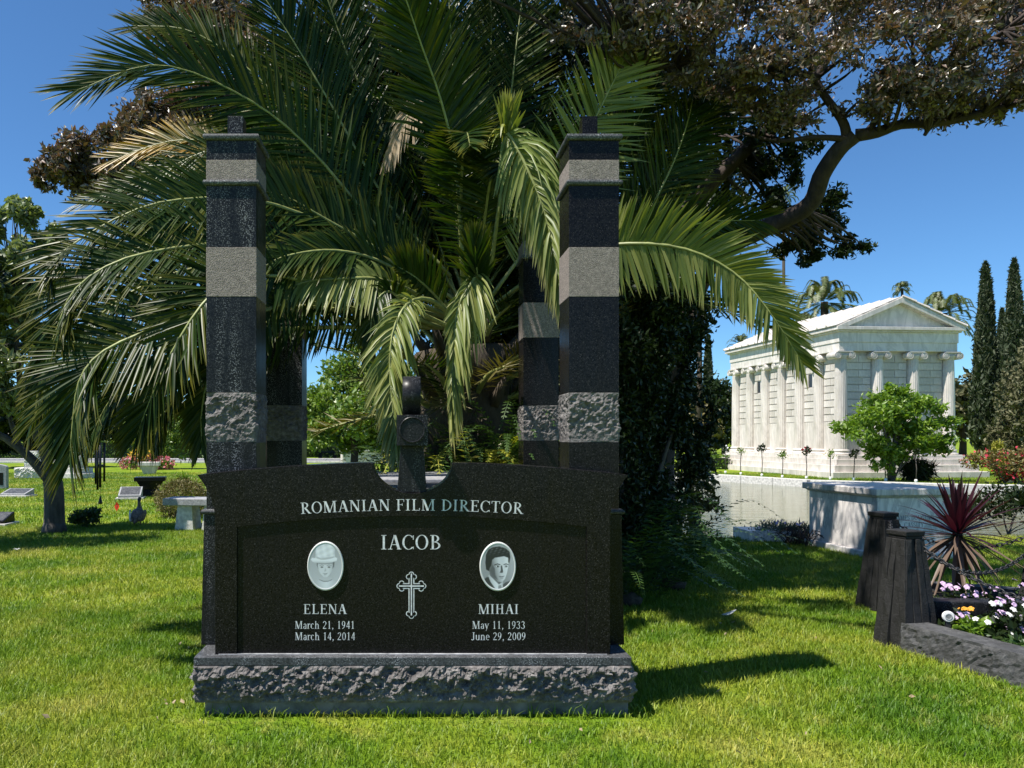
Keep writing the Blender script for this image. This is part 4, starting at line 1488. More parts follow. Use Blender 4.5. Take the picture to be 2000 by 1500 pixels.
def urn_statue(px, py, h, label):
    p = place(px, py)
    t = thing('garden_statue', label, 'statue', p)
    k = h / 1.6
    MB().box(-0.28 * k, 0.28 * k, -0.28 * k, 0.28 * k, 0, 0.55 * k).box(-0.34 * k, 0.34 * k, -0.34 * k, 0.34 * k, 0.5501 * k, 0.62 * k).build('pedestal', 'stone', t, bevel=0.015)
    m_ = MB()
    m_.lathe([(0.17 * k, 0.621 * k), (0.19 * k, 0.7 * k), (0.13 * k, 0.95 * k), (0.12 * k, 1.1 * k), (0.17 * k, 1.25 * k), (0.16 * k, 1.35 * k), (0.06 * k, 1.41 * k), (0.09 * k, 1.5 * k), (0.08 * k, 1.57 * k), (0.02 * k, 1.6 * k)], 14)
    m_.tube([(0.13 * k, 0, 1.33 * k), (0.24 * k, -0.05 * k, 1.15 * k), (0.1 * k, -0.18 * k, 1.05 * k)], [0.05 * k, 0.04 * k, 0.03 * k], 6)
    m_.tube([(-0.13 * k, 0, 1.33 * k), (-0.24 * k, -0.05 * k, 1.15 * k), (-0.1 * k, -0.18 * k, 1.05 * k)], [0.05 * k, 0.04 * k, 0.03 * k], 6)
    m_.build('figure', 'stone', t)


urn_statue(623, 884, 2.9, 'pale statue on a pedestal beside the far dark bench')
urn_statue(606, 876, 3.1, 'pale statue at the edge of the left rear column')
p = place(706, 905)
wt = thing('white_tomb', 'white marble tomb below the round green tree', 'tomb', p, R(10))
MB().box(-1.2, 1.2, -0.7, 0.7, 0, 0.72).build('die', 'marble', wt, bevel=0.02)
MB().box(-1.3, 1.3, -0.8, 0.8, 0.7201, 0.88).build('lid', 'marble', wt, bevel=0.02)
tag(MB().box(-2.2, 1.0, 20.5, 22.4, -0.02, 0.05).build('path_slab', 'stone', bevel=0.01), 'flat grey stone paving behind the monument', kind='structure')

# ------------------------------------------------------------------ planted plot with stone posts and chains, right edge
def post(name, loc, h, seed, label, rz):
    """four-sided tapering post of split stone strips with a narrowed neck and cap"""
    t = thing(name, label, 'post', loc, rz, 'chained stone posts')
    rr = random.Random(seed)
    k = 0
    for fx, fy in ((0, -1), (1, 0), (0, 1), (-1, 0)):
        for j in range(4):
            u0, u1 = -1 + j * 0.5 + 0.015, -1 + (j + 1) * 0.5 - 0.015
            d0, d1 = rr.uniform(0.9, 1.12), rr.uniform(0.92, 1.08)
            b0, b1 = 0.160, 0.086
            vs = []
            nrow = 7
            for i in range(nrow + 1):
                s = i / nrow
                b = b0 + (b1 - b0) * s
                dep = (d0 + (d1 - d0) * s) * b
                jit = rr.uniform(-0.006, 0.006)
                for uu, dd in ((u0, dep + jit), (u1, dep + rr.uniform(-0.008, 0.008)), (u1, b * 0.5), (u0, b * 0.5)):
                    x, y = uu * b, dd
                    vs.append((x * abs(fy) + fx * y if fy else fx * y, (fy * y) if fy else x, s * h * 0.93 - (0.03 if i == 0 else 0)))
            fs = []
            for i in range(nrow):
                for q in range(4):
                    a, b_ = i * 4 + q, i * 4 + (q + 1) % 4
                    fs.append((a, b_, b_ + 4, a + 4))
            fs += [(3, 2, 1, 0), tuple(nrow * 4 + q for q in range(4))]
            MB().add(vs, fs).build('stone_strip', 'basalt', t, bevel=0.004)
    MB().frustum(0, 0, -0.02, h * 0.925, 0.13, 0.13, 0.072, 0.072).build('core', 'basalt', t)
    MB().frustum(0, 0, h * 0.93, h * 0.955, 0.080, 0.080, 0.080, 0.080).frustum(0, 0, h * 0.9551, h, 0.088, 0.088, 0.092, 0.092).build('cap', 'basalt', t, bevel=0.008)
    return t


B1, B2, B3, B4 = Vector((3.76, 5.86, 0)), Vector((4.38, 7.15, 0)), Vector((5.42, 6.55, 0)), Vector((4.42, 4.35, 0))
post('stone_post', B1, 0.89, 1, 'nearest tapered black stone post at the plot corner', R(14))
post('stone_post', B2, 0.90, 2, 'black stone post standing furthest back beside the marble tomb', R(16))
post('stone_post', B3, 0.90, 3, 'black stone post at the right picture edge', R(14))


def chain(a, b, sag, label):
    a, b = Vector(a), Vector(b)
    n = 60
    pts = [a.lerp(b, i / n) - Vector((0, 0, sag * 4 * (i / n) * (1 - i / n))) for i in range(n + 1)]
    L = sum((pts[i + 1] - pts[i]).length for i in range(n))
    k = int(L / 0.036)
    mb = MB()
    acc, i = 0.0, 0
    for j in range(k):
        tgt = (j + 0.5) * L / k
        while i < n - 1 and acc + (pts[i + 1] - pts[i]).length < tgt:
            acc += (pts[i + 1] - pts[i]).length
            i += 1
        d = (pts[i + 1] - pts[i]); p = pts[i] + d.normalized() * (tgt - acc)
        d.normalize()
        u = d.cross(Vector((0, 0, 1))).normalized()
        w = d.cross(u)
        if j % 2:
            u, w = w, u
        vs, fs = [], []
        N1, N2 = 10, 5
        for q in range(N1):
            A = 2 * PI * q / N1
            c = p + d * 0.025 * math.cos(A) + u * 0.015 * math.sin(A)
            o = (d * math.cos(A) + u * math.sin(A)).normalized()
            for e in range(N2):
                E = 2 * PI * e / N2
                vs.append(c + (o * math.cos(E) + w * math.sin(E)) * 0.0052)
        for q in range(N1):
            for e in range(N2):
                fs.append((q * N2 + e, ((q + 1) % N1) * N2 + e, ((q + 1) % N1) * N2 + (e + 1) % N2, q * N2 + (e + 1) % N2))
        mb.add(vs, fs, 0, True)
    return tag(mb.build('iron_chain', 'iron'), label, 'chain', 'iron chains between the posts')


Z = Vector((0, 0, 1))
chain(B1 + Z * 0.80 + Vector((0.08, 0, 0)), B3 + Z * 0.80, 0.30, 'black chain sagging from the near post to the right edge post')
chain(B1 + Z * 0.78 + Vector((0.08, -0.03, 0)), B4 + Z * 0.62, 0.20, 'black chain running forward over the flower bed')
chain(B2 + Z * 0.82 + Vector((0.08, 0, 0)), B3 + Z * 0.84, 0.22, 'black chain sagging behind the purple spiky plant')
chain(B2 + Z * 0.83 + Vector((0, -0.1, 0)), B1 + Z * 0.83 + Vector((0, 0.1, 0)), 0.10, 'short black chain between the two left posts')

# kerb stones and soil of the plot
plot = thing('plot_kerb', 'rough dark stone kerb around the flower bed', 'kerb')
kl = [(3.62, 5.72), (3.90, 4.72), (4.2, 3.7)]
for (x0, y0), (x1, y1) in zip(kl, kl[1:]):
    d = Vector((x1 - x0, y1 - y0, 0)); ln = d.length
    k = rough_block(0.0, ln - 0.01, 0.0, 0.20, -0.05, 0.215, 0.02, 0.022, x0 * 3).build('kerb_stone', 'kerbstone', plot, (x0 + 0.02, y0, 0), math.atan2(d.y, d.x))
k = rough_block(0.0, 1.35, -0.16, 0.0, -0.05, 0.19, 0.015, 0.03, 8).build('kerb_stone', 'kerbstone', plot, (3.86, 6.02, 0), R(64))
kl = [(4.2, 3.62), (6.05, 4.1), (5.85, 7.05), (4.55, 7.7)]
for (x0, y0), (x1, y1) in zip(kl, kl[1:]):
    d = Vector((x1 - x0, y1 - y0, 0)); ln = d.length
    k = rough_block(0.0, ln - 0.01, 0.0, 0.16, -0.05, 0.2, 0.015, 0.03, x0 * 5).build('kerb_stone', 'kerbstone', plot, (x0, y0, 0), math.atan2(d.y, d.x))
soil = MB()
soil.add([(3.78, 5.8, 0.13), (4.0, 4.8, 0.13), (4.3, 3.7, 0.13), (6.0, 4.15, 0.13), (5.75, 7.0, 0.13), (4.6, 7.55, 0.13)], [(0, 1, 2, 3, 4, 5)])
tag(soil.build('soil_bed', 'soil'), 'dark soil of the flower bed', kind='structure')
pl = MB()
pl.box(-0.42, 0.42, -0.06, 0.10, 0.10, 0.33)
o = pl.build('x', 'black_dull', None, (4.45, 5.95, 0), R(-4), 0.01)
o.name = 'low_gravestone'
tag(o, 'low dark gravestone among the flowers behind the near post', 'gravestone')
# round white garden light on the kerb
q = at(1852, 1204, 5.62)
gl = thing('garden_light', 'round white disc light standing at the flower bed corner', 'garden light', (q.x, q.y, 0.13), R(-20))
MB().lathe([(0.034, -0.012), (0.040, -0.006), (0.040, 0.006), (0.034, 0.012)], 28, 0, 0, 'y').build('disc', 'p_white', gl, (0, 0, q.z - 0.13))
MB().lathe([(0.024, 0.0125), (0.024, 0.0145), (0.017, 0.0145), (0.017, 0.0125)], 24, 0, 0, 'y').build('ring', 'p_shade', gl, (0, 0, q.z - 0.13))
MB().frustum(0, 0.01, -0.03, q.z - 0.13 - 0.035, 0.022, 0.022, 0.014, 0.012).build('stand', 'iron', gl)
# ------------------------------------------------------------------ the date palm behind the monument
palm = thing('date_palm', 'huge date palm with arching and broken fronds behind the monument', 'palm tree', (0.55, 8.0, 0))
palm_inv = Matrix.Translation((-0.55, -8.0, 0))
pr_mark = set(bpy.data.objects)
tr = MB()
tpts = [(0.55 + 0.02 * math.sin(i), 8.0, 0.0 + i * 0.25) for i in range(11)]
tr.tube(tpts, [0.50 - 0.05 * math.cos(i * 2.3) for i in range(11)], 14)
tr.build('trunk', 'bark_palm', palm)
stub = 0
for i in range(46):                              # cut leaf bases spiralling up the trunk
    a = i * 2.4
    z = 0.35 + i * 0.05
    d = Vector((math.cos(a), math.sin(a), 0))
    c = Vector((0.55, 8.0, z)) + d * 0.44
    MB().tube([c, c + d * 0.10 + Z * 0.12, c + d * 0.20 + Z * 0.27], [0.07, 0.055, 0.03], 5).build('leaf_base', 'bark_palm', palm)
FR = [
    # long arching fronds to the left
    (dict(L=.80, n=92, phi=.45, droop=.08, w=.034, lift=.05), [(900, 600, 7.5), (760, 470, 7.2), (600, 285, 6.9), (470, 186, 6.6), (310, 127, 6.3), (150, 176, 6.0)]),
    (dict(L=.66, n=88, phi=.5, droop=.10), [(880, 600, 7.4), (700, 470, 6.9), (520, 395, 6.4), (400, 387, 6.1), (270, 408, 5.9), (125, 490, 5.7), (92, 560, 5.6)]),
    (dict(L=.62, n=88, phi=.5, droop=.10), [(880, 620, 7.4), (650, 520, 6.6), (480, 480, 6.0), (370, 481, 5.8), (240, 507, 5.6), (150, 562, 5.5), (112, 640, 5.4), (75, 750, 5.4)]),
    (dict(L=.64, n=84, phi=.4, droop=.12), [(880, 640, 7.4), (620, 600, 6.2), (420, 610, 5.6), (300, 643, 5.4), (200, 688, 5.3), (155, 745, 5.2), (142, 830, 5.2), (136, 905, 5.2)]),
    (dict(L=.56, n=80, phi=.35, droop=.12), [(860, 640, 7.2), (600, 550, 6.0), (470, 545, 5.6), (400, 590, 5.4), (335, 690, 5.3), (292, 785, 5.3), (268, 850, 5.3)]),
    (dict(L=.40, n=70, phi=.35, droop=.15), [(850, 640, 7.2), (600, 590, 6), (450, 650, 5.5), (408, 740, 5.4), (394, 810, 5.4), (395, 870, 5.4)]),
    (dict(L=.50, n=76, phi=.4, droop=.14), [(870, 640, 7.4), (600, 640, 6.6), (400, 660, 6.1), (270, 720, 5.9), (210, 790, 5.9), (170, 870, 5.9)]),
    (dict(L=.55, n=76, phi=.5, droop=.10), [(870, 620, 7.6), (640, 560, 6.8), (450, 520, 6.3), (310, 545, 6.1), (190, 620, 6.0), (110, 720, 6.0), (60, 830, 6.0)]),
    (dict(L=.55, n=70, phi=.5, droop=.10), [(870, 600, 7.8), (640, 440, 7.3), (470, 400, 7.0), (330, 440, 6.8), (200, 540, 6.7), (120, 660, 6.7)]),
    (dict(L=.50, n=64, phi=.5, droop=.05, mat='frond_gold', tipfac=.7), [(880, 560, 8.2), (600, 400, 8.2), (440, 290, 8.2), (340, 275, 8.2), (228, 308, 8.2)]),
    (dict(L=.55, n=60, phi=.5, droop=.05), [(880, 580, 8.4), (600, 460, 8.4), (420, 340, 8.4), (300, 350, 8.4), (150, 400, 8.4)]),
    (dict(L=.55, n=80, phi=.4, droop=.12), [(870, 630, 7.6), (640, 590, 6.9), (460, 580, 6.5), (320, 600, 6.3), (220, 660, 6.2), (150, 750, 6.2), (110, 850, 6.2)]),
    (dict(L=.55, n=80, phi=.45, droop=.10), [(870, 600, 7.8), (640, 500, 7.2), (460, 450, 6.9), (310, 470, 6.7), (200, 530, 6.6), (90, 650, 6.6)]),
    (dict(L=.50, n=76, phi=.4, droop=.12), [(860, 640, 7.6), (640, 640, 7.0), (480, 660, 6.6), (380, 720, 6.4), (320, 800, 6.4), (300, 860, 6.4)]),
    (dict(L=.55, n=76, phi=.4, droop=.08), [(870, 580, 8.2), (700, 440, 8.0), (560, 330, 7.9), (440, 290, 7.9), (330, 330, 7.9), (240, 410, 7.9)]),
    (dict(L=.70, n=80, phi=.4, droop=.06), [(880, 560, 8.3), (740, 400, 8.2), (600, 250, 8.2), (480, 130, 8.2), (370, 60, 8.2), (260, 50, 8.2)]),
    (dict(L=.60, n=80, phi=.4, droop=.08), [(870, 590, 7.6), (740, 480, 7.3), (600, 400, 7.1), (500, 330, 7.0), (430, 310, 7.0)]),
    # upper fronds
    (dict(L=.85, n=84, phi=.3, droop=.06, w=.034), [(880, 540, 8.0), (760, 400, 8), (650, 210, 8), (560, 60, 8), (470, -70, 8)]),
    (dict(L=.85, n=84, phi=.3, droop=.08, w=.034), [(890, 540, 8.4), (800, 360, 8.4), (700, 160, 8.4), (640, 0, 8.4), (600, -120, 8.4)]),
    (dict(L=.62, n=92, phi=.15, droop=.10, w=.038), [(905, 540, 7.3), (890, 330, 7.0), (862, 200, 6.8), (820, 80, 6.6), (780, -40, 6.4), (745, -150, 6.2)]),
    (dict(L=.8, n=84, phi=.2, droop=.06), [(905, 540, 8), (895, 280, 8), (880, 60, 8.2), (870, -150, 8.4)]),
    (dict(L=.8, n=84, phi=.2, droop=.06), [(930, 540, 8), (985, 280, 8.2), (1012, 60, 8.4), (1040, -150, 8.5)]),
    (dict(L=.8, n=84, phi=.2, droop=.06), [(920, 540, 8.6), (945, 280, 8.7), (960, 60, 8.8), (950, -150, 8.8)]),
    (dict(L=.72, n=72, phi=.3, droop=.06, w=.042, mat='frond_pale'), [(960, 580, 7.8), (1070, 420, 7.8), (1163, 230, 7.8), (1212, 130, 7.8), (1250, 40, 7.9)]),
    (dict(L=.8, n=84, phi=.3, droop=.06), [(980, 580, 8.4), (1200, 500, 8.4), (1290, 370, 8.4), (1345, 230, 8.6), (1362, 100, 8.8)]),
    (dict(L=.75, n=84, phi=.3, droop=.06), [(980, 590, 8.6), (1150, 480, 8.6), (1300, 330, 8.7), (1400, 200, 8.8), (1470, 100, 8.9)]),
    (dict(L=.7, n=84, phi=.3, droop=.08), [(970, 590, 8.6), (1120, 430, 8.6), (1230, 260, 8.7), (1300, 130, 8.8)]),
    (dict(L=.7, n=76, phi=.4, droop=.08), [(980, 600, 8.4), (1180, 520, 8.2), (1350, 440, 8.1), (1480, 430, 8.1)]),
    (dict(L=.5, n=60, phi=.4, droop=.1), [(905, 600, 7.9), (900, 420, 7.2), (905, 290, 6.6), (912, 260, 6.2), (918, 285, 5.9)]),  # added frond reaching forward to shade the right rear column
    (dict(L=.5, n=60, phi=.4, droop=.1), [(930, 600, 7.9), (945, 440, 7.2), (962, 330, 6.7), (978, 320, 6.3), (990, 350, 6.1)]),  # second added frond, shading the same column
    # the pale arching frond on the right
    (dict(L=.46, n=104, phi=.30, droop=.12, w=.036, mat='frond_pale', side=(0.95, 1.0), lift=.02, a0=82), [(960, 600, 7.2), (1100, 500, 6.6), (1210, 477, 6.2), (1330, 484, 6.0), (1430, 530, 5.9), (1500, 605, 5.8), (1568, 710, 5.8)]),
    # front middle-left fronds with lit hanging leaflets
    (dict(L=.40, n=70, phi=.55, droop=.30, w=.034), [(870, 600, 7.0), (760, 520, 6.4), (660, 490, 6.1), (560, 500, 5.9), (500, 530, 5.8)]),
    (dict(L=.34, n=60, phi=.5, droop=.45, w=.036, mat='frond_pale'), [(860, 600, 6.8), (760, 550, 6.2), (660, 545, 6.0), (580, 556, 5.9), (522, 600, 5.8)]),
    (dict(L=.55, n=76, phi=.5, droop=.06), [(870, 580, 7.2), (760, 500, 6.9), (640, 430, 6.7), (560, 385, 6.6), (500, 370, 6.5)]),
]
for kw, pts in FR:
    kw = dict(kw)
    kw['n'] = int(kw['n'] * (1.5 if kw.get('mat') else 1.75))
    if kw.get('mat'):
        kw['w'] = kw.get('w', .03) * .76
    if not kw.get('mat'):
        kw['w'] = kw.get('w', .03) * .78
        kw['a0'], kw['droop'] = 60, kw['droop'] * .7
    frond(palm, pts, **kw)
# broken fronds folded over and hanging
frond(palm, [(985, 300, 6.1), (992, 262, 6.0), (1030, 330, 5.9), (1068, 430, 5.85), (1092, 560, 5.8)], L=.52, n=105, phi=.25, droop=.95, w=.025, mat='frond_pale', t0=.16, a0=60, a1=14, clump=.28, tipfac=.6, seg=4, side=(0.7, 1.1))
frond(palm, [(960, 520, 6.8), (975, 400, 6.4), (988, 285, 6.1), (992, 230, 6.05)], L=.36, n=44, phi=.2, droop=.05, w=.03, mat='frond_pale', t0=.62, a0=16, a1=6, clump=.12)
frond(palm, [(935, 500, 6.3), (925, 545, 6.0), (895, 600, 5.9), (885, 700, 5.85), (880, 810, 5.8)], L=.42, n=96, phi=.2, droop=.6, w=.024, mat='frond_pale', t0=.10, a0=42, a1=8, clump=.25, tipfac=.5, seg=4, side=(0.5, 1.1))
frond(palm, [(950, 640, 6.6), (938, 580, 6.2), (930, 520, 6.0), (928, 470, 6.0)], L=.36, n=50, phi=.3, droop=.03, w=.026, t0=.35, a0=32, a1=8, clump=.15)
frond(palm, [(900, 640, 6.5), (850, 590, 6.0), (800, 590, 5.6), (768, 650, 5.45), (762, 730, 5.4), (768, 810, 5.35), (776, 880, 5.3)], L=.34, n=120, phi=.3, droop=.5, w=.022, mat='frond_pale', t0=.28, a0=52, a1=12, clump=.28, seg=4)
frond(palm, [(900, 650, 6.6), (860, 590, 6.3), (815, 545, 6.0), (775, 520, 5.9)], L=.36, n=56, phi=.4, droop=.06, w=.028, t0=.3, a0=60, a1=30, clump=.1, side=(1, .4))
frond(palm, [(880, 640, 6.8), (800, 600, 6.3), (760, 570, 6.1), (730, 600, 6.0), (722, 680, 6.0)], L=.32, n=50, phi=.4, droop=.5, w=.028, t0=.2)
# dead hanging frond
frond(palm, [(850, 180, 7.6), (822, 190, 7.5), (800, 220, 7.45), (775, 270, 7.45), (755, 310, 7.45)], L=.30, n=40, phi=.3, droop=.7, w=.03, mat='frond_dead', a0=40, a1=8)
# spiny lower leaf stalks around the crown base and fronds at the back of the crown
for i in range(26):
    a = 2 * PI * i / 26 + random.uniform(-.15, .15)
    c = Vector((0.55, 8.0, 2.0 + random.uniform(-.2, .5)))
    d = Vector((math.cos(a), math.sin(a), 0))
    ln = random.uniform(1.0, 1.7)
    el = random.uniform(-.25, .55)
    if d.y < -0.2 and abs(d.x) < 0.9:
        ln *= 0.7
    P0 = c + d * 0.3
    frond(palm, [P0, P0 + d * ln * 0.5 + Z * (el + .1) * ln * .6, P0 + d * ln + Z * el * ln], L=.30, n=34, w=.016, droop=.02, natural=True, mat='olive' if i % 3 else 'frond', pixel=False, r0=.04, a0=60, a1=35, clump=.25, tipfac=.9, name='spiny_stalk', seg=2)
for i in range(30):
    a = random.uniform(-.35, PI + .35) if i % 3 else random.uniform(PI * .15, PI * .85)
    c = Vector((0.55, 8.1, 2.7 + random.uniform(-.2, .4)))
    d = Vector((math.cos(a), max(0.25, math.sin(a)), 0)).normalized()
    el = random.uniform(.2, 1.25)
    ln = random.uniform(2.6, 3.6)
    e1, e2 = math.cos(el), math.sin(el)
    frond(palm, [c, c + d * ln * .35 * e1 + Z * ln * .42 * e2, c + d * ln * .7 * e1 + Z * ln * .75 * e2, c + d * ln * (.6 + .45 * e1) + Z * (ln * .9 * e2 - ln * .12)],
          L=.7, n=62, w=.036, droop=.15, natural=True, pixel=False, seg=2)
# children keep their world place although the palm's own origin is its foot
for o in set(bpy.data.objects) - pr_mark:
    if o.parent is palm:
        o.matrix_parent_inverse = palm_inv

# ------------------------------------------------------------------ trees
def limb(mb, pts, r0, r1, n=9, k=16):
    C = catmull(pts, k)
    mb.tube(C, [r0 + (r1 - r0) * (i / (k - 1)) ** 0.8 for i in range(k)], n)
    return C


def twigs(mb, src, clumps, r, seed):
    rr = random.Random(seed)
    for c in clumps:
        e = Vector(c[:3])
        s = min(src, key=lambda q: (q - e).length)
        mid = s.lerp(e, .5) + Vector((rr.gauss(0, .12), rr.gauss(0, .12), rr.gauss(0, .12))) * (e - s).length * .5
        mb.tube(catmull([s, mid, e], 7), [r * (1 - .8 * i / 6) for i in range(7)], 5)


def px_clump(x, y, Y, rx, ry, rd):
    c = at(x, y, Y)
    k = Y / F
    return (c.x, c.y, c.z, rx * k, rd, ry * k)


# bronze-leaved tree on the right: the limb swings out over the pond
bt = thing('bronze_tree', 'spreading bronze-leaved tree whose limb arches over the pond', 'tree', (3.35, 10.6, 0))
binv = Matrix.Translation((-3.35, -10.6, 0))
mb = MB()
src = []
src += limb(mb, [(3.35, 10.6, -.05), (3.3, 10.6, 1.2), (3.45, 10.5, 2.4), (3.7, 10.3, 3.3)], .34, .24, 12)
src += limb(mb, [(3.7, 10.3, 3.3), at(1400, 500, 9.7), at(1490, 448, 9.3), at(1578, 403, 8.9), at(1606, 340, 8.6), at(1640, 290, 8.4), at(1670, 265, 8.3)], .12, .085, 10, 24)
src += limb(mb, [at(1670, 265, 8.3), at(1715, 258, 8.2), at(1760, 243, 8.15), at(1830, 240, 8.1), at(1920, 222, 8.0), at(2060, 180, 8.0)], .07, .03, 8)
src += limb(mb, [at(1655, 275, 8.35), at(1645, 235, 8.3), at(1600, 170, 8.3), at(1580, 100, 8.3), at(1590, 0, 8.3)], .06, .025, 8)
src += limb(mb, [at(1660, 272, 8.3), at(1590, 268, 8.4), at(1520, 275, 8.6), at(1450, 260, 8.8)], .04, .014, 7)
src += limb(mb, [at(1600, 150, 8.3), at(1480, 130, 8.2), at(1370, 125, 8.2), at(1250, 140, 8.0)], .04, .014, 7)
src += limb(mb, [at(1690, 262, 8.3), at(1760, 180, 8.2), at(1850, 130, 8.1), at(1960, 60, 8)], .04, .014, 7)
src += limb(mb, [(3.7, 10.3, 3.3), (3.4, 10.2, 4.4), (2.9, 10.0, 5.4), (2.4, 9.8, 6.4), (2.0, 9.8, 7.6)], .2, .06, 9)
src += limb(mb, [(3.4, 10.2, 4.4), (4.2, 10.0, 5.2), (5.0, 9.8, 6.0), (5.6, 9.8, 7.0)], .12, .05, 8)
src += limb(mb, [(3.7, 10.3, 3.3), (3.2, 10.9, 4.4), (1.8, 11.4, 5.6), (0.2, 11.8, 6.6), (-1.2, 12, 7.4)], .16, .05, 8)
src += limb(mb, [at(1820, 240, 8.1), at(1812, 254, 8.0), at(1806, 264, 8.0)], .03, .02, 6)
# stump and the low twigs under the limb
big = [px_clump(1450, 60, 7.9, 260, 90, .8), px_clump(1250, 60, 7.7, 150, 70, .5), px_clump(1700, 90, 7.9, 220, 110, .9), px_clump(1900, 110, 7.8, 170, 110, .9),
       px_clump(1600, 180, 8.1, 170, 60, .6), px_clump(1800, 190, 7.9, 160, 45, .6), px_clump(1960, 170, 7.8, 110, 50, .6), px_clump(1380, 130, 8.0, 140, 40, .4),
       px_clump(1500, -80, 8.4, 420, 120, 1.4), px_clump(1850, -70, 8.4, 320, 130, 1.4), px_clump(2080, 60, 8.1, 140, 150, 1.0)]
cl1 = []
for i, c in enumerate(big):
    cl1 += sub_clumps(c, 24, .30, 40 + i)
low = [px_clump(1600, 440, 9.8, 90, 55, .5), px_clump(1560, 390, 9.9, 70, 60, .5), px_clump(1540, 340, 9.9, 60, 60, .5), px_clump(1640, 490, 9.7, 45, 30, .3), px_clump(1560, 500, 9.8, 50, 30, .3), px_clump(1530, 270, 9.7, 60, 50, .4), px_clump(1500, 330, 10, 50, 90, .5)]
cl2 = []
for i, c in enumerate(low):
    cl2 += sub_clumps(c, 9, .38, 70 + i)
over = [(-1.4, 7.3, 7.5, .9, .6, .45), (-2.2, 7.6, 7.8, .8, .6, .4), (-.3, 5.8, 7.6, 1.3, .4, .4), (-.6, 6.9, 7.6, .8, .6, .5), (.5, 7.0, 7.7, .9, .7, .5), (1.4, 7.2, 7.8, .9, .7, .5), (.0, 7.9, 7.8, 1.4, .6, .5), (2.0, 8.2, 7.6, 1.0, .7, .5)]  # unseen crown clumps above the view, set to shade lawn and palm
back = [(2.0, 10.8, 5.0, 2.6, .9, 1.8), (3.5, 11.3, 4.2, 1.3, .6, 1.4), (0.2, 11.2, 5.4, 2.6, .8, 1.8), (1.2, 11.0, 6.6, 3.0, .8, 1.2), (2.3, 10.6, 3.0, 1.2, .6, 1.4),
        (4.2, 11.7, 5.2, .8, .4, 1.2), (4.1, 11.7, 6.4, 1.0, .4, .9), (-1.0, 11.4, 6.4, 1.8, .6, 1.5), (0.8, 11.4, 7.2, 2.2, .6, 1.1), (-1.0, 11.6, 4.4, 1.2, .5, 1.2), (0.8, 10.6, 3.8, 1.8, .5, 1.2)]
cl3 = []
for i, c in enumerate(over):
    cl1 += sub_clumps(c, 10, .4, 20 + i)
for i, c in enumerate(back):
    cl3 += sub_clumps(c, 12, .36, 90 + i) + [c]
twigs(mb, src, cl1 + cl2 + cl3, .022, 5)
mb.build('trunk', 'bark', bt)
P, d = clump_points(cl1, 125000, .0, .33, 3.0)
link('crown', leaves_mesh('crown', P, .066, .42, .15, d * .4), 'bronze', bt)
P, d = clump_points(cl2, 15000, .0, .36, 3.2)
link('crown', leaves_mesh('crown', P, .075, .42, .1, d * .4), 'evergreen', bt)
P, d = clump_points(cl3, 62000, .12, .10, 1.4)
link('crown', leaves_mesh('crown', P, .125, .5, .15, d * .4), 'evergreen', bt)
for o in bt.children:
    o.matrix_parent_inverse = binv

# second bronze tree, behind the palm on the left
b2 = thing('bronze_tree', 'bronze-leaved tree rising behind the left palm fronds', 'tree', (-2.35, 12.2, 0))
b2inv = Matrix.Translation((-2.35, -12.2 + 0, 0))
b2inv = Matrix.Translation((2.35, -12.2, 0))
mb = MB()
src = []
src += limb(mb, [(-2.35, 12.2, -.05), (-2.3, 12.2, 1.4), (-2.45, 12.2, 2.8), (-2.7, 12.2, 4.2), (-2.6, 12, 5.8), (-2.2, 12, 7.4)], .24, .08, 10)
src += limb(mb, [(-2.45, 12.2, 2.9), (-3.4, 12.0, 4.2), (-4.4, 11.9, 5.1), (-5.4, 11.8, 5.6)], .12, .03, 8)
src += limb(mb, [(-2.6, 12.1, 4.6), (-3.0, 12.0, 5.8), (-3.4, 12.0, 7.0), (-3.5, 12, 8.2)], .1, .03, 8)
big = [px_clump(200, 320, 11.8, 110, 60, .6), px_clump(300, 280, 11.8, 110, 90, .7), px_clump(330, 225, 11.9, 90, 50, .6), px_clump(400, 300, 12, 90, 80, .7), px_clump(130, 330, 11.7, 60, 40, .4),
       px_clump(390, 60, 12, 120, 70, .7), px_clump(500, 130, 12, 140, 130, .8), px_clump(560, 300, 12.2, 160, 150, .8), px_clump(330, 40, 12, 60, 35, .4), px_clump(430, -40, 12.2, 160, 60, .8),
       px_clump(100, 350, 11.6, 40, 25, .3), px_clump(700, 200, 12.4, 180, 250, .8), px_clump(640, 480, 12.4, 120, 120, .6)]
cl = []
for i, c in enumerate(big):
    cl += sub_clumps(c, 18, .30, 140 + i)
twigs(mb, src, cl, .02, 6)
mb.build('trunk', 'bark', b2)
P, d = clump_points(cl, 80000, .0, .34, 2.8)
link('crown', leaves_mesh('crown', P, .11, .42, .25, d * .4), 'bronze', b2)
cl = []
for i, c in enumerate([px_clump(210, 330, 11.6, 130, 55, .5), px_clump(300, 270, 11.6, 110, 70, .5), px_clump(120, 320, 11.5, 60, 40, .4), px_clump(330, 220, 11.7, 90, 45, .4), px_clump(230, 370, 11.6, 120, 40, .4), px_clump(380, 350, 11.7, 60, 60, .4), px_clump(340, 30, 11.8, 80, 45, .4), px_clump(420, 40, 11.8, 80, 50, .4)]):
    cl += sub_clumps(c, 22, .28, 340 + i)
P, d = clump_points(cl, 26000, .0, .36, 3.0)
link('crown', leaves_mesh('crown', P, .095, .42, .25, d * .4), 'bronze', b2)
for o in b2.children:
    o.matrix_parent_inverse = b2inv


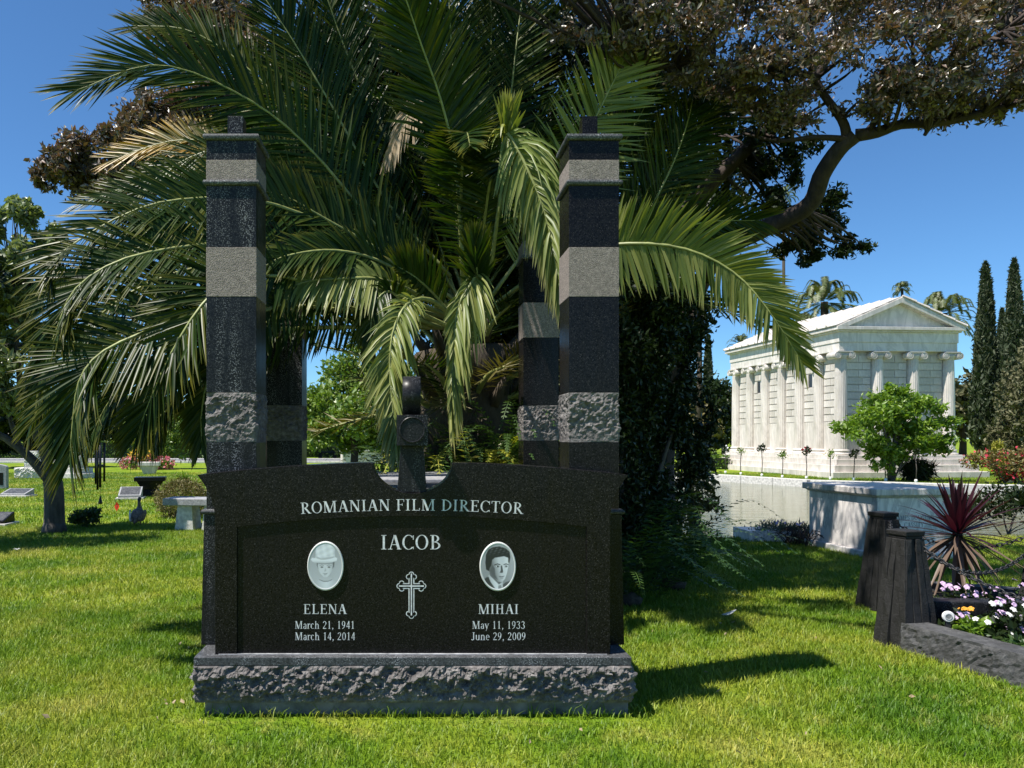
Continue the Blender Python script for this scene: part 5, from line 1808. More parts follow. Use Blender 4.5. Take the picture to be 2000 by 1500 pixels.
def shrub(name, label, cat, loc, clumps, n, size, mat, aspect=.45, gap=.2, gs=3.0, up=.4, shell=.35, stems=5, group=None, part='foliage', flowers=None, bark_='bark_grey', sub=0, sscale=.4):
    """loc: foot; clumps relative to the foot"""
    t = thing(name, label, cat, loc, 0, group)
    if sub:
        cc = []
        for i, c in enumerate(clumps):
            cc += sub_clumps(c, sub, sscale, i + int(abs(loc[0] * 10)))
        clumps = cc + [tuple(c[:3]) + tuple(x * .72 for x in c[3:]) for c in clumps]
    mb = MB()
    for i in range(stems):
        c = random.choice(clumps)
        e = Vector(c[:3])
        mb.tube(catmull([(random.gauss(0, .04), random.gauss(0, .04), -.03), (e.x * .4, e.y * .4, e.z * .5), e], 6), [.03 * (1 - .7 * i_ / 5) * max(.4, e.z) for i_ in range(6)], 5)
    mb.build('stem', bark_, t)
    P, d = clump_points(clumps, n, shell, gap, gs)
    P[:, 2] = np.maximum(P[:, 2], .015)
    link(part, leaves_mesh(part, P, size, aspect, up, d * .6), mat, t)
    if flowers:
        fm, fn, fs = flowers
        P, d = clump_points(clumps, fn, .95, 0)
        k = P[:, 2] > .05
        stuff(link('blossoms', leaves_mesh('blossoms', P[k], fs, .8, .5, d[k]), fm, t))
    return t


# small tree on the left lawn
p = place(106, 1040)
lt = thing('small_tree', 'small multi-branched tree with pale green leaves on the left lawn', 'tree', p)
linv = Matrix.Translation(-p)
mb = MB()
src = []
Yt = p.y
src += limb(mb, [p + Vector((0, 0, -.05)), at(106, 985, Yt), at(104, 945, Yt), at(98, 935, Yt)], .17, .145, 12)
mb.tube([p + Vector((0, 0, -.03)), p + Vector((0, 0, .10)), p + Vector((0, 0, .2))], [.21, .185, .155], 12)
src += limb(mb, [at(98, 938, Yt), at(60, 895, Yt), at(20, 862, Yt), at(-40, 820, Yt), at(-90, 720, Yt)], .10, .035, 9)
src += limb(mb, [at(100, 940, Yt), at(85, 880, Yt), at(50, 800, Yt - .2), at(35, 700, Yt - .3), at(30, 560, Yt - .3)], .10, .03, 9)
src += limb(mb, [at(104, 940, Yt), at(118, 900, Yt), at(130, 840, Yt + .2), at(125, 740, Yt + .3)], .08, .03, 8)
src += limb(mb, [at(40, 878, Yt), at(20, 820, Yt), at(0, 740, Yt + .2), at(-20, 640, Yt + .3)], .05, .02, 7)
big = [px_clump(30, 440, Yt, 55, 50, .5), px_clump(10, 540, Yt - .2, 70, 70, .6), px_clump(90, 470, Yt, 35, 30, .3), px_clump(20, 650, Yt, 70, 60, .6), px_clump(-60, 560, Yt, 80, 120, .7), px_clump(10, 740, Yt, 80, 50, .6), px_clump(90, 640, Yt + .2, 60, 60, .5),
       px_clump(100, 760, Yt + .3, 50, 50, .4), px_clump(-60, 720, Yt, 70, 60, .5), px_clump(40, 395, Yt, 25, 18, .2), px_clump(80, 560, Yt, 50, 50, .4), px_clump(60, 500, Yt - .3, 60, 50, .4), px_clump(0, 600, Yt - .4, 60, 70, .4), px_clump(40, 690, Yt - .4, 60, 50, .4), px_clump(0, 480, Yt - .2, 50, 60, .4), px_clump(30, 780, Yt - .3, 60, 40, .4)]
cl = []
for i, c in enumerate(big):
    cl += sub_clumps(c, 9, .36, 240 + i)
twigs(mb, src, cl, .014, 9)
mb.build('trunk', 'bark_grey', lt)
P, d = clump_points(cl, 30000, .1, .26, 2.4)
link('crown', leaves_mesh('crown', P, .13, .45, -.5, d * .3), 'grey_green', lt)
for o in lt.children:
    o.matrix_parent_inverse = linv

# shrubs on the left lawn
shrub('dark_shrub', 'low dark leafy shrub right of the small tree trunk', 'shrub', place(168, 1030), [(0, 0, .17, .27, .25, .16), (.14, 0, .24, .16, .15, .13), (-.16, 0, .16, .15, .15, .12)], 1300, .075, 'fern', .4, .15)
shrub('round_bush', 'round brownish green clipped bush behind the granite bench', 'shrub', place(350, 1012), [(0, .2, .36, .52, .5, .40)], 9000, .05, 'olive', .3, .12, 6, .5, .75)
shrub('lily_clump', 'tuft of pale green strap leaves above the round bush', 'shrub', place(360, 975), [(0, 0, .35, .12, .12, .3)], 90, .4, 'lime', .10, 0, 1, 2.0, .2, 2)
fl_ = place(292, 917)
shrub('flowering_shrub', 'airy green shrub above the pink flower bed', 'shrub', fl_ + Vector((.25, .6, 0)), [(0, 0, 2.0, 1.6, .8, 1.3), (.7, 0, 1.1, 1.0, .7, .9), (-.8, 0, 1.4, 1.0, .6, .8)], 9000, .16, 'ficus', .4, .35, 1.6, .2, .3)
t = shrub('pink_flower_bed', 'bed of pink red and yellow flowers by the white bench', 'flower bed', fl_ + Vector((-.2, -.3, 0)), [(-.6, 0, .35, .55, .3, .3), (.3, 0, .38, .6, .3, .34), (.1, .2, .8, .5, .25, .5), (1.0, .1, .3, .5, .3, .3)], 1800, .13, 'ficus', .4, .1, 3, .4, .3, flowers=('pink', 620, .13))
P, d = clump_points([(-.1, -.1, .75, .5, .2, .25)], 120, .9)
stuff(link('yellow_blossoms', leaves_mesh('yellow_blossoms', P, .13, .8, .5, d), 'yellow', t))

# background trees, hedges
def round_tree(name, label, loc, clumps, n, size, mat, h, gap=.25, gs=1.0, tr=.2, sub=10, sscale=.42, part='crown', aspect=.55, shell=.35):
    t = thing(name, label, 'tree', loc)
    cc = []
    for i, c in enumerate(clumps):
        cc += sub_clumps(c, sub, sscale, i + int(abs(loc[0] * 7)))
    cc += [tuple(c[:3]) + tuple(x * .66 for x in c[3:]) for c in clumps]
    mb = MB()
    src = limb(mb, [(0, 0, -.05), (.05, 0, h * .35), (-.1, .05, h * .7), (0, 0, h)], tr, tr * .35, 9)
    src = [s for s in src if s.z > h * .25]
    twigs(mb, src, cc[::2], tr * .22, 3)
    mb.build('trunk', 'bark', t)
    P, d = clump_points(cc, n, shell, gap, gs)
    link(part, leaves_mesh(part, P, size, aspect, .2, d * .7), mat, t)
    return t


def gpos(px, Y):
    return Vector(((px - PX) * Y / F, Y, 0))


round_tree('ficus_tree', 'round bright green tree framed by the left columns', gpos(690, 31), [(0, 0, 2.9, 2.0, 1.8, 2.1), (-1.0, 0, 2.2, 1.2, 1.2, 1.3), (1.2, 0, 2.3, 1.4, 1.2, 1.4)], 22000, .20, 'ficus', 3.0, .2, .9, .2)
round_tree('shade_tree', 'broad tree just beyond the left picture edge shading the lawn', Vector((-8.9, 10.9, 0)), [(0, 0, 3.0, 1.9, 1.6, 1.0), (2.1, -.2, 4.0, .85, .9, .6), (.6, 0, 3.6, 1.4, 1.3, .7)], 12000, .13, 'evergreen', 3.6, .15, 1.5, .2)
far_specs = [
    (60, 40, 3.0, 'evergreen', 'dark tree behind the small tree at far left'),
    (230, 58, 3.5, 'evergreen', 'dark tree behind the statue and palm leaves'),
    (560, 56, 3.5, 'evergreen', 'dark tree seen right of the left rear column'),
    (760, 50, 3.6, 'evergreen', 'dark tree right of the round bright green tree'),
    (-40, 62, 4.0, 'evergreen', 'dark broad tree beyond the road at far left'),
    (150, 70, 5.0, 'ficus', 'green tree beyond the road behind the palm leaves'),
    (330, 64, 3.4, 'evergreen', 'dark tree beyond the road above the flowering shrub'),
    (480, 72, 4.5, 'olive', 'olive tree beyond the road behind the left columns'),
    (620, 80, 4.2, 'cypress', 'dark conifer far behind the round bright green tree'),
    (860, 58, 4.5, 'evergreen', 'dark tree behind the film camera sculpture'),
    (1010, 60, 5.0, 'evergreen', 'dark tree behind the right rear column'),
    (1385, 62, 3.0, 'evergreen', 'dark bushy tree left of the mausoleum'),
    (1415, 70, 3.8, 'cypress', 'deep green tree touching the far corner of the mausoleum'),
    (1345, 55, 2.2, 'olive', 'loose olive brown tree left of the thin palm trunk'),
    (1880, 62, 3.2, 'juniper', 'grey brown tree right of the mausoleum gable'),
    (2060, 52, 4.0, 'juniper', 'dense juniper mostly beyond the right picture edge'),
]
for px, Y, r, mt, lb in far_specs:
    hh = {1385: 6.5, 1415: 6.2, 1345: 4.5, 1880: 7.0}.get(px, r * 1.5)
    round_tree('background_tree', lb, gpos(px, Y), [(0, 0, hh * .60, r * .8, r * .8, hh * .36), (r * .35, 0, hh * .42, r * .6, r * .6, hh * .3), (-r * .4, 0, hh * .45, r * .6, r * .6, hh * .3)], 4200, .42, mt, hh * .75, .15, .5, .3, 8, .45)
for px, Y, w, h, lb in ((640, 60, 14, 1.0, 'long clipped hedge beyond the far statues'), (1372, 38, 2.6, .7, 'clipped low hedge left of the mausoleum steps'), (150, 56, 20, 1.3, 'clipped hedge along the cemetery road at left')):
    p = gpos(px, Y)
    t = thing('hedge', lb, 'hedge', p)
    MB().box(-w / 2 + .15, w / 2 - .15, -.35, .35, 0, h - .15).build('core', 'evergreen', t)
    n = int(w * 420)
    P = np.stack([rng.uniform(-w / 2, w / 2, n), rng.uniform(-.5, .5, n), rng.uniform(0.02, h, n)], 1)
    k = (np.abs(P[:, 1]) > .38) | (P[:, 2] > h - .12)
    link('foliage', leaves_mesh('foliage', P[k], .16, .6, .3), 'hedge', t)


# cypresses
def cypress_tree(label, px, Y, ytop, w, seed, name='cypress', mat='cypress'):
    p = gpos(px, Y)
    H = CH + (PY - ytop) * Y / F
    r = w * Y / F / 2
    rr = np.random.default_rng(seed)
    n = 9000
    t_ = rr.random(n) ** .9
    prof = np.minimum(1, t_ * 9) * (1 - t_) ** .62 * 1.12
    a = rr.random(n) * 2 * PI
    ripple = 1 + .10 * np.sin(a * 3 + t_ * 19 + seed) + .08 * np.sin(a * 7 - t_ * 37)
    q = r * prof * ripple * (.75 + .3 * rr.random(n))
    P = np.stack([np.cos(a) * q, np.sin(a) * q, t_ * H], 1)
    d = np.stack([np.cos(a) * .5, np.sin(a) * .5, np.full(n, 1.5)], 1)
    t = thing(name, label, 'cypress', p, 0, 'slender cypresses')
    MB().tube([(0, 0, -.05), (0, 0, H * .5), (0, 0, H * .97)], [r * .3, r * .25, .02], 8).build('trunk', 'bark', t)
    link('crown', leaves_mesh('crown', P, .42, .35, .6, d), mat, t)


cypress_tree('tall slender cypress nearest the mausoleum gable', 1925, 54, 515, 52, 1)
cypress_tree('tallest cypress at the right picture edge', 1981, 52, 508, 50, 2)
cypress_tree('short thin cypress between the two tall ones', 1957, 66, 604, 32, 3)
cypress_tree('small far cypress left of the mausoleum', 1383, 78, 655, 26, 4)
shrub('juniper', 'broad grey green juniper below the cypresses at the right edge', 'tree', gpos(1990, 44), [(0, 0, 3.2, 1.2, 1.2, 3.2), (.8, 0, 4.6, 1.2, 1.2, 2.4), (-.3, 0, 1.6, 1.3, 1.2, 1.6)], 12000, .22, 'juniper', .5, .1, 2, .8, .6, sub=10)
shrub('golden_conifer', 'small golden yellow conifer at the foot of the cypress', 'shrub', gpos(1948, 35), [(0, 0, .5, .45, .45, .5), (0, 0, 1.0, .25, .25, .45)], 1600, .12, 'golden', .4, 0, 2, 1.2, .6)
shrub('red_bougainvillea', 'red flowering bougainvillea bush right of the mausoleum', 'shrub', gpos(1965, 26), [(0, 0, .75, 1.0, .8, .6), (.9, 0, .9, .9, .8, .6)], 5200, .11, 'olive', .5, .15, 2, .3, .5, flowers=('red', 520, .09), sub=8)
shrub('leafy_shrub', 'dark leafy shrub behind the purple spiky plant', 'shrub', gpos(1960, 12.5), [(0, 0, .55, .7, .6, .45), (.8, 0, .6, .7, .6, .5)], 5000, .08, 'evergreen', .5, .2, 2, .3, .4, sub=8)
shrub('bright_green_tree', 'bright green small tree in front of the mausoleum', 'tree', gpos(1742, 27.2) + Vector((0, 0, 0)), [(0, 0, 2.35, 1.6, 1.1, .75), (-.9, 0, 2.0, 1.1, .8, .5), (1.2, 0, 1.9, 1.3, .8, .55), (.2, 0, 2.9, .9, .7, .55), (1.0, 0, 2.6, .9, .7, .5), (-.6, 0, 1.4, .6, .5, .5), (-.35, -.1, .8, .55, .5, .6), (.5, -.1, 1.2, .7, .5, .5), (1.5, 0, 1.3, .6, .5, .4)], 17000, .17, 'lime', .42, .28, 2.0, .3, .2, 9, part='crown', sub=8, sscale=.42, bark_='bark_grey')
shrub('dark_tuft', 'dark spiky tuft at the mausoleum steps', 'shrub', gpos(1792, 27.5), [(0, 0, .4, .55, .4, .35)], 900, .55, 'evergreen', .06, 0, 1, 1.0, .2, 3)
shrub('lavender', 'lavender clump with dry twigs beside the marble tomb', 'shrub', gpos(1512, 11.85), [(0, 0, .16, .32, .2, .16), (.35, -.1, .15, .3, .2, .15)], 1300, .10, 'lavender', .12, 0, 2, 1.6, .3, 8, flowers=('lilac', 60, .04))
mb = MB()
for i in range(40):
    c = Vector((random.uniform(-.18, .18), random.uniform(-.15, .15), .02))
    a = random.uniform(0, 2 * PI)
    pts = [c, c + Vector((math.cos(a) * .12, math.sin(a) * .12, random.uniform(.1, .25))), c + Vector((math.cos(a) * .25, math.sin(a) * .25, random.uniform(.0, .22)))]
    mb.tube(catmull(pts, 6), .006, 4)
tag(mb.build('dry_twigs', 'bark', None, gpos(1556, 11.3)), 'tangle of dry brown twigs against the marble tomb', 'twigs')


# rose standards on the far bank
rose = []
ords = ['first', 'second', 'third', 'fourth', 'fifth', 'sixth', 'seventh', 'eighth', 'ninth', 'tenth', 'eleventh', 'twelfth']
rose_px = [(1342, 921), (1358, 920), (1388, 923), (1417, 926), (1447, 929), (1488, 932), (1528, 935), (1575, 937), (1622, 938.5), (1667, 940), (1730, 941.5), (1789, 944)]
for i, (px, py) in enumerate(rose_px):
    p = place(px, py)
    h = random.uniform(.85, 1.2)
    t = thing('rose_standard', 'thin staked rose standard on the pond bank, ' + ords[i] + ' counting from the low hedge', 'rose', p, random.uniform(0, 6), 'rose standards along the pond')
    MB().tube([(0, 0, 0), (.02, .01, h * .5), (random.uniform(-.05, .05), 0, h)], .016, 5).build('stem', 'bark_grey', t)
    MB().lathe([(.05, 0), (.05, .12), (.03, .14)], 8).build('stem_guard', 'p_white', t)
    P, d = clump_points([(0, 0, h, .2, .2, .16), (.08, 0, h + .12, .12, .12, .12)], random.randint(60, 130), .2)
    link('leaves', leaves_mesh('leaves', P, .09, .5, .4), 'evergreen' if i % 2 else 'ficus', t)
    if i in (3, 7, 10):
        P, d = clump_points([(0, 0, h + .1, .12, .12, .1)], 7, .9)
        stuff(link('blossoms', leaves_mesh('blossoms', P, .08, .9, .5), 'whitep' if i == 3 else 'red', t))

# far date palms over the mausoleum roof, tall thin palms
def far_palm(label, px, py, Y, r, nf, seed, name='far_date_palm', thin=False, part_l=.15):
    c = at(px, py, Y)
    R_ = r * Y / F
    t = thing(name, label, 'palm tree', (c.x, c.y, 0))
    k = .16 if thin else .26
    MB().tube([(0, 0, -.1), (.05, 0, c.z * .5), (0, 0, c.z)], [k * 1.25, k, k * .85], 9).build('trunk', 'bark_palm', t)
    rr = random.Random(seed)
    V, Q, A = [], [], []
    for i in range(nf):
        a = rr.uniform(0, 2 * PI)
        el = rr.uniform(-.75, 1.4)
        d = Vector((math.cos(a), math.sin(a), 0))
        ln = R_ * rr.uniform(.85, 1.1)
        ce, se = math.cos(el), math.sin(el)
        C = catmull([(0, 0, c.z), Vector((0, 0, c.z)) + d * ln * .5 * ce + Z * ln * .5 * se, Vector((0, 0, c.z)) + d * ln * .85 * max(.4, ce) + Z * (ln * .72 * se - ln * .06), Vector((0, 0, c.z)) + d * ln * 1.02 * max(.5, ce) + Z * (ln * .7 * se - ln * .32)], 20)
        for j in range(3, 20):
            for sub_ in (0, .33, .67):
                p = C[j - 1].lerp(C[j], sub_)
                T = (C[j] - C[j - 1]).normalized()
                S = T.cross(Z)
                S = S.normalized() if S.length > .1 else Vector((1, 0, 0))
                q = j / 19
                l = R_ * part_l * min(1, .4 + 2 * q) * (1 - .5 * q * q)
                for sg in (-1, 1):
                    D = (S * sg * .9 + T * .6 + Z * rr.uniform(-.25, .15)).normalized()
                    b_ = len(V)
                    wv = T * R_ * .013
                    V += [p - wv, p + wv, p + D * l - Z * l * .2]
                    Q.append((b_, b_ + 1, b_ + 2))
                    A += [0, 0, 1]
    link('crown', np_mesh('crown', np.array([tuple(v) for v in V]), np.array(Q), None, A), 'palm_far', t)
    return t


M['palm_far'] = leaf_mat('far_palm_leaves', [(0.05, 0.075, 0.02), (0.08, 0.11, 0.03), (0.14, 0.15, 0.045)], .5, .2, (1.5, 1.4, .5), ((.25, .2, .07), .5, .5))
far_palm('date palm rising behind the mausoleum roof ridge', 1610, 590, 48, 72, 70, 1)
far_palm('date palm rising behind the right slope of the gable', 1842, 612, 46, 62, 66, 2)
far_palm('small far palm peeping over the gable peak', 1762, 563, 90, 20, 36, 3, thin=True, part_l=.3)
far_palm('low palm crown behind the far end of the mausoleum', 1447, 672, 66, 28, 50, 4)
far_palm('tall thin palm left of the mausoleum', 1365, 600, 45, 42, 50, 5, name='fan_palm', thin=True)
far_palm('very tall palm trunk behind the pale frond', 1530, 380, 80, 30, 40, 6, name='fan_palm', thin=True)
far_palm('palm crown half hidden behind the mausoleum roof', 1575, 640, 55, 45, 50, 7)

# ------------------------------------------------------------------ ferns and dark undergrowth around the palm foot
def fern(label, loc, n, l, mat, seed, name='fern', up=.9, w=.018, lf=.10):
    t = thing(name, label, 'fern', loc)
    rr = random.Random(seed)
    V, Q = [], []
    for i in range(n):
        a = rr.uniform(0, 2 * PI)
        d = Vector((math.cos(a), math.sin(a), 0))
        ln = l * rr.uniform(.6, 1.1)
        e = up * rr.uniform(.5, 1.15)
        b0 = Vector((rr.gauss(0, .12), rr.gauss(0, .1), rr.uniform(0, .1)))
        C = catmull([b0, b0 + d * ln * .25 + Z * ln * .5 * e, b0 + d * ln * .6 + Z * ln * .72 * e, b0 + d * ln + Z * ln * .5 * e], 26)
        for j in range(2, 26):
            p = C[j]
            T = (C[j] - C[j - 1]).normalized()
            S = T.cross(Z)
            S = S.normalized() if S.length > .05 else Vector((1, 0, 0))
            q = j / 25
            lw = lf * ln * min(1, .35 + 1.6 * q) * (1 - q ** 2.5 * .85)
            for sg in (-1, 1):
                D = (S * sg + T * .35 + Z * rr.uniform(-.25, .1)).normalized()
                b_ = len(V)
                V += [p - T * w * .5, p + D * lw * .5 + T * w * .7, p + D * lw, p + D * lw * .5 - T * w * .7]
                Q.append((b_, b_ + 1, b_ + 2, b_ + 3))
            b_ = len(V)
            V += [C[j - 1] - S * .003, C[j - 1] + S * .003, C[j] + S * .003, C[j] - S * .003]
            Q.append((b_, b_ + 1, b_ + 2, b_ + 3))
    link('fronds', np_mesh('fronds', np.array([tuple(v) for v in V]), np.array(Q)), mat, t)
    MB().lathe([(.12, 0), (.14, .06), (.06, .12)], 8).build('crown_base', 'bark_palm', t)
    return t


fern('large dark fern right of the monument base', (2.05, 7.3, 0), 44, 1.25, 'fern', 1)
fern('dark fern spilling towards the pond', (2.75, 8.1, 0), 44, 1.35, 'fern', 2)
fern('dark fern close against the right rear column', (1.65, 7.9, 0), 36, 1.3, 'fern', 3)
fern('tall fern in the gap left of the right rear column', (.75, 7.25, .55), 34, 1.25, 'fern_gold', 4, up=1.2)
fern('yellow green fern behind the ledger slab', (.25, 7.35, .45), 30, 1.2, 'fern_gold', 5, up=1.2)
fern('dark fern behind the film camera sculpture', (.0, 7.6, .5), 34, 1.3, 'fern', 6, up=1.1)
fern('sword fern sprouting from the palm trunk behind the camera sculpture', (.35, 7.4, .95), 34, 1.0, 'fern', 16, up=1.1)
fern('sword fern sprouting from the palm trunk beside the right rear column', (.95, 7.4, 1.05), 34, 1.0, 'fern', 17, up=1.2)
fern('small yellowing fern above the ledger slab', (.7, 7.2, .95), 18, .7, 'fern_gold', 18, up=1.2)
fern('fern left of the palm trunk', (-.45, 7.6, .4), 26, 1.0, 'fern', 7)
fern('fern deep under the palm crown', (1.15, 8.9, .3), 30, 1.4, 'fern', 8)
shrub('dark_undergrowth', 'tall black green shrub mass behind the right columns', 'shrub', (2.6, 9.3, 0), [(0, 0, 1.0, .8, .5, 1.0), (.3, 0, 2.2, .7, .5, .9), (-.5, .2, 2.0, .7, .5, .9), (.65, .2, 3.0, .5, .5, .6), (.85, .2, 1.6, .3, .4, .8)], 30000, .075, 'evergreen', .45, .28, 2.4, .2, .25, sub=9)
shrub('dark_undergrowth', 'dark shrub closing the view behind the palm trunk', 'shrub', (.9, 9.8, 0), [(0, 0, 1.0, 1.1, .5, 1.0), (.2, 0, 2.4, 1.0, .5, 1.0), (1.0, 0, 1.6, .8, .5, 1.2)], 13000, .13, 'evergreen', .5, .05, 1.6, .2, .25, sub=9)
shrub('dark_undergrowth', 'added dark shrub shading the lawn beside the right front column', 'shrub', (2.45, 8.5, 0), [(0, 0, .9, .5, .4, .8), (0, 0, 2.0, .6, .4, .8), (.15, 0, 2.9, .6, .4, .5), (-.2, -.2, 1.4, .5, .3, .7)], 34000, .07, 'evergreen', .4, .2, 2.6, .2, .2, sub=9)  # put in to darken the gap and cast shade on the lawn
shrub('dark_undergrowth', 'second added shade shrub directly behind the right front column', 'shrub', (2.1, 7.75, 0), [(0, 0, 1.2, .4, .35, .7), (.05, 0, 2.2, .45, .35, .7), (.2, 0, 3.0, .45, .35, .4)], 26000, .065, 'evergreen', .4, .2, 2.6, .2, .2, sub=9)  # another added mass, widening the shade over the lawn
shrub('loose_shrub', 'loose grey brown shrub at the water edge beside the fern', 'shrub', (4.35, 11.8, 0), [(0, 0, .9, .35, .35, .8), (-.4, 0, 1.3, .5, .4, 1.1), (-.5, -.2, .5, .4, .3, .5)], 3200, .10, 'olive', .4, .3, 2.2, .2, .3, sub=7)

# ------------------------------------------------------------------ purple spiky plant and flowers of the plot
cp = Vector((4.93, 6.95, .12))
co = thing('purple_cordyline', 'purple spiky cordyline with drooping dry lower leaves', 'plant', cp)
MB().tube([(0, 0, -.05), (.01, 0, .3), (0, 0, .62)], [.05, .04, .04], 9).build('trunk', 'bark_palm', co)


def sword(d, l, w, c0, droop):
    side = d.cross(Z)
    side = side.normalized() if side.length > .05 else Vector((1, 0, 0))
    nrm = side.cross(d).normalized()
    vs, fs = [], []
    for j in range(7):
        s = j / 6
        c = c0 + d * l * s - Z * l * droop * s * s
        wd = w * (.6 + 1.0 * s if s < .4 else max(.02, 1 - ((s - .4) / .6) ** 1.6))
        vs += [c + side * wd + nrm * wd * .35, c, c - side * wd + nrm * wd * .35]
    for j in range(6):
        o = j * 3
        fs += [(o, o + 1, o + 4, o + 3), (o + 1, o + 2, o + 5, o + 4)]
    return vs, fs


for i in range(120):
    a = i * 2.39996
    s = i / 119
    el = R(86 - 150 * s ** 1.2)
    d = Vector((math.cos(a) * math.cos(el), math.sin(a) * math.cos(el), math.sin(el)))
    dry = s > .62
    vs, fs = sword(d, random.uniform(.50, .70) if not dry else random.uniform(.45, .62), .020, Vector((0, 0, .62 - .06 * s)), random.uniform(.02, .30) if not dry else random.uniform(.1, .3))
    vs = [(x, y, max(z, .01)) for x, y, z in vs]
    MB().add(vs, fs, 0, True).build('leaf', 'cord_dry' if dry else 'cord', co)


def flower_plant(loc, label, mat, nf, seed, r=.16, h=.16, lm='lime', pet=.021, name='flower_plant'):
    t = thing(name, label, 'flowers', loc, 0, 'bedding flowers')
    P, d = clump_points([(0, 0, h * .5, r, r, h * .5)], 260, .3)
    P[:, 2] = np.maximum(P[:, 2], .01)
    link('foliage', leaves_mesh('foliage', P, .055, .5, .6, d * .5), lm, t)
    rr = random.Random(seed)
    for i in range(nf):
        a, q = rr.uniform(0, 6.28), r * math.sqrt(rr.random())
        c = Vector((q * math.cos(a), q * math.sin(a) - .02, h * rr.uniform(.85, 1.15)))
        nrm = Vector((rr.gauss(0, .4), -.7 + rr.gauss(0, .3), .8)).normalized()
        u = nrm.cross(Vector((.3, .1, 1))).normalized()
        w = nrm.cross(u)
        mb = MB()
        for k in range(5):
            A = 2 * PI * k / 5
            D = u * math.cos(A) + w * math.sin(A)
            E = u * math.cos(A + 1.57) + w * math.sin(A + 1.57)
            mb.add([c, c + D * pet * .6 + E * pet * .45 + nrm * .004, c + D * pet + E * pet * .25, c + D * pet - E * pet * .25, c + D * pet * .6 - E * pet * .45 + nrm * .004], [(0, 4, 3, 2, 1)])
        mb.build('blossom', mat, t)
    return t


def bed(px, py, Y):
    p = at(px, py, Y)
    return Vector((p.x, p.y, .13))


flower_plant(bed(1868, 1218, 5.7), 'lilac flowers beside the round white light', 'lilac', 7, 1, .10, .14, 'evergreen')
flower_plant(bed(1908, 1225, 5.5), 'bright green plant with a few white flowers', 'whitep', 4, 2, .12, .18, 'lime')
flower_plant(bed(1880, 1205, 5.8), 'single orange marigold behind the lilac flowers', 'orangep', 3, 3, .07, .16, 'evergreen', .022)
flower_plant(bed(1985, 1190, 5.3), 'white flowers at the right picture edge', 'whitep', 6, 4, .15, .28, 'evergreen', .024)
flower_plant(bed(1950, 1200, 5.5), 'pale lilac flowers under the front chain', 'lilac', 9, 5, .15, .20, 'evergreen')
flower_plant(bed(1962, 1240, 5.4), 'lilac flowers nearest the kerb at the right edge', 'lilac', 5, 6, .13, .14, 'fern')
flower_plant(bed(1990, 1260, 5.2), 'low green plants at the bottom right of the bed', 'whitep', 2, 7, .12, .12, 'fern')
flower_plant(bed(1870, 1150, 6.2), 'lilac flowers below the purple spiky plant', 'lilac', 12, 8, .16, .26, 'evergreen')
flower_plant(bed(1920, 1150, 6.1), 'lilac flowers below the sagging chain', 'lilac', 9, 9, .18, .24, 'evergreen')
flower_plant(bed(1965, 1160, 5.9), 'dusky lilac flowers before the right edge post', 'lilac', 9, 10, .18, .24, 'evergreen')

for i, (x, y, c) in enumerate(((5.2, 5.9, 'lilac'), (5.5, 5.3, 'whitep'), (5.0, 4.7, 'lilac'), (5.6, 4.6, 'orangep'), (4.7, 4.3, 'whitep'), (5.4, 6.6, 'lilac'))):
    flower_plant((x, y, .13), ('lilac', 'white', 'pale lilac', 'orange', 'small white', 'dusky lilac')[i] + ' bedding flowers deeper in the plot beyond the right edge, ' + ('by the post', 'mid bed', 'front bed', 'by the far kerb', 'front corner', 'back bed')[i], c, 5, 20 + i, .2, .2, 'fern')

# ------------------------------------------------------------------ goose on the lawn, seen from behind
gp = place(268, 1027)
go = thing('goose', 'brown and white goose standing on the left lawn, seen from behind', 'goose', gp, R(8))
gm_, nt, b = new_mat('goose_plumage')
tc = nt.nodes.new('ShaderNodeTexCoord'); sx = nt.nodes.new('ShaderNodeSeparateXYZ')
lk(nt, tc.outputs['Object'], sx.inputs[0])
nz_ = noise_n(nt, tc.outputs['Object'], 26, 4)
ba = ramp(nt, nz_, [(.35, (.06, .042, .03)), (.55, (.20, .14, .095)), (.8, (.42, .34, .26))]).outputs[0]
fk = ramp(nt, sx.outputs['Z'], [(.40, 0.0), (.44, 1.0)]).outputs[0]
ba = mixc(nt, fk, ba, (.045, .035, .028))
fl1 = ramp(nt, sx.outputs['X'], [(0.0, 1.0), (.02, 0.0)])
mp = nd(nt, 'ShaderNodeMath', operation='ADD'); lk(nt, sx.outputs['X'], mp.inputs[0]); mp.inputs[1].default_value = .095
fl2 = ramp(nt, mp.outputs[0], [(0.0, 1.0), (.03, 0.0)]).outputs[0]
fk2 = ramp(nt, sx.outputs['Z'], [(.33, 1.0), (.37, 0.0)]).outputs[0]
mm = nd(nt, 'ShaderNodeMath', operation='MULTIPLY'); lk(nt, fl2, mm.inputs[0]); lk(nt, fk2, mm.inputs[1])
ba = mixc(nt, mm.outputs[0], ba, (.62, .58, .50))
lk(nt, ba, b.inputs['Base Color'])
b.inputs['Roughness'].default_value = .75
M['goose'] = gm_
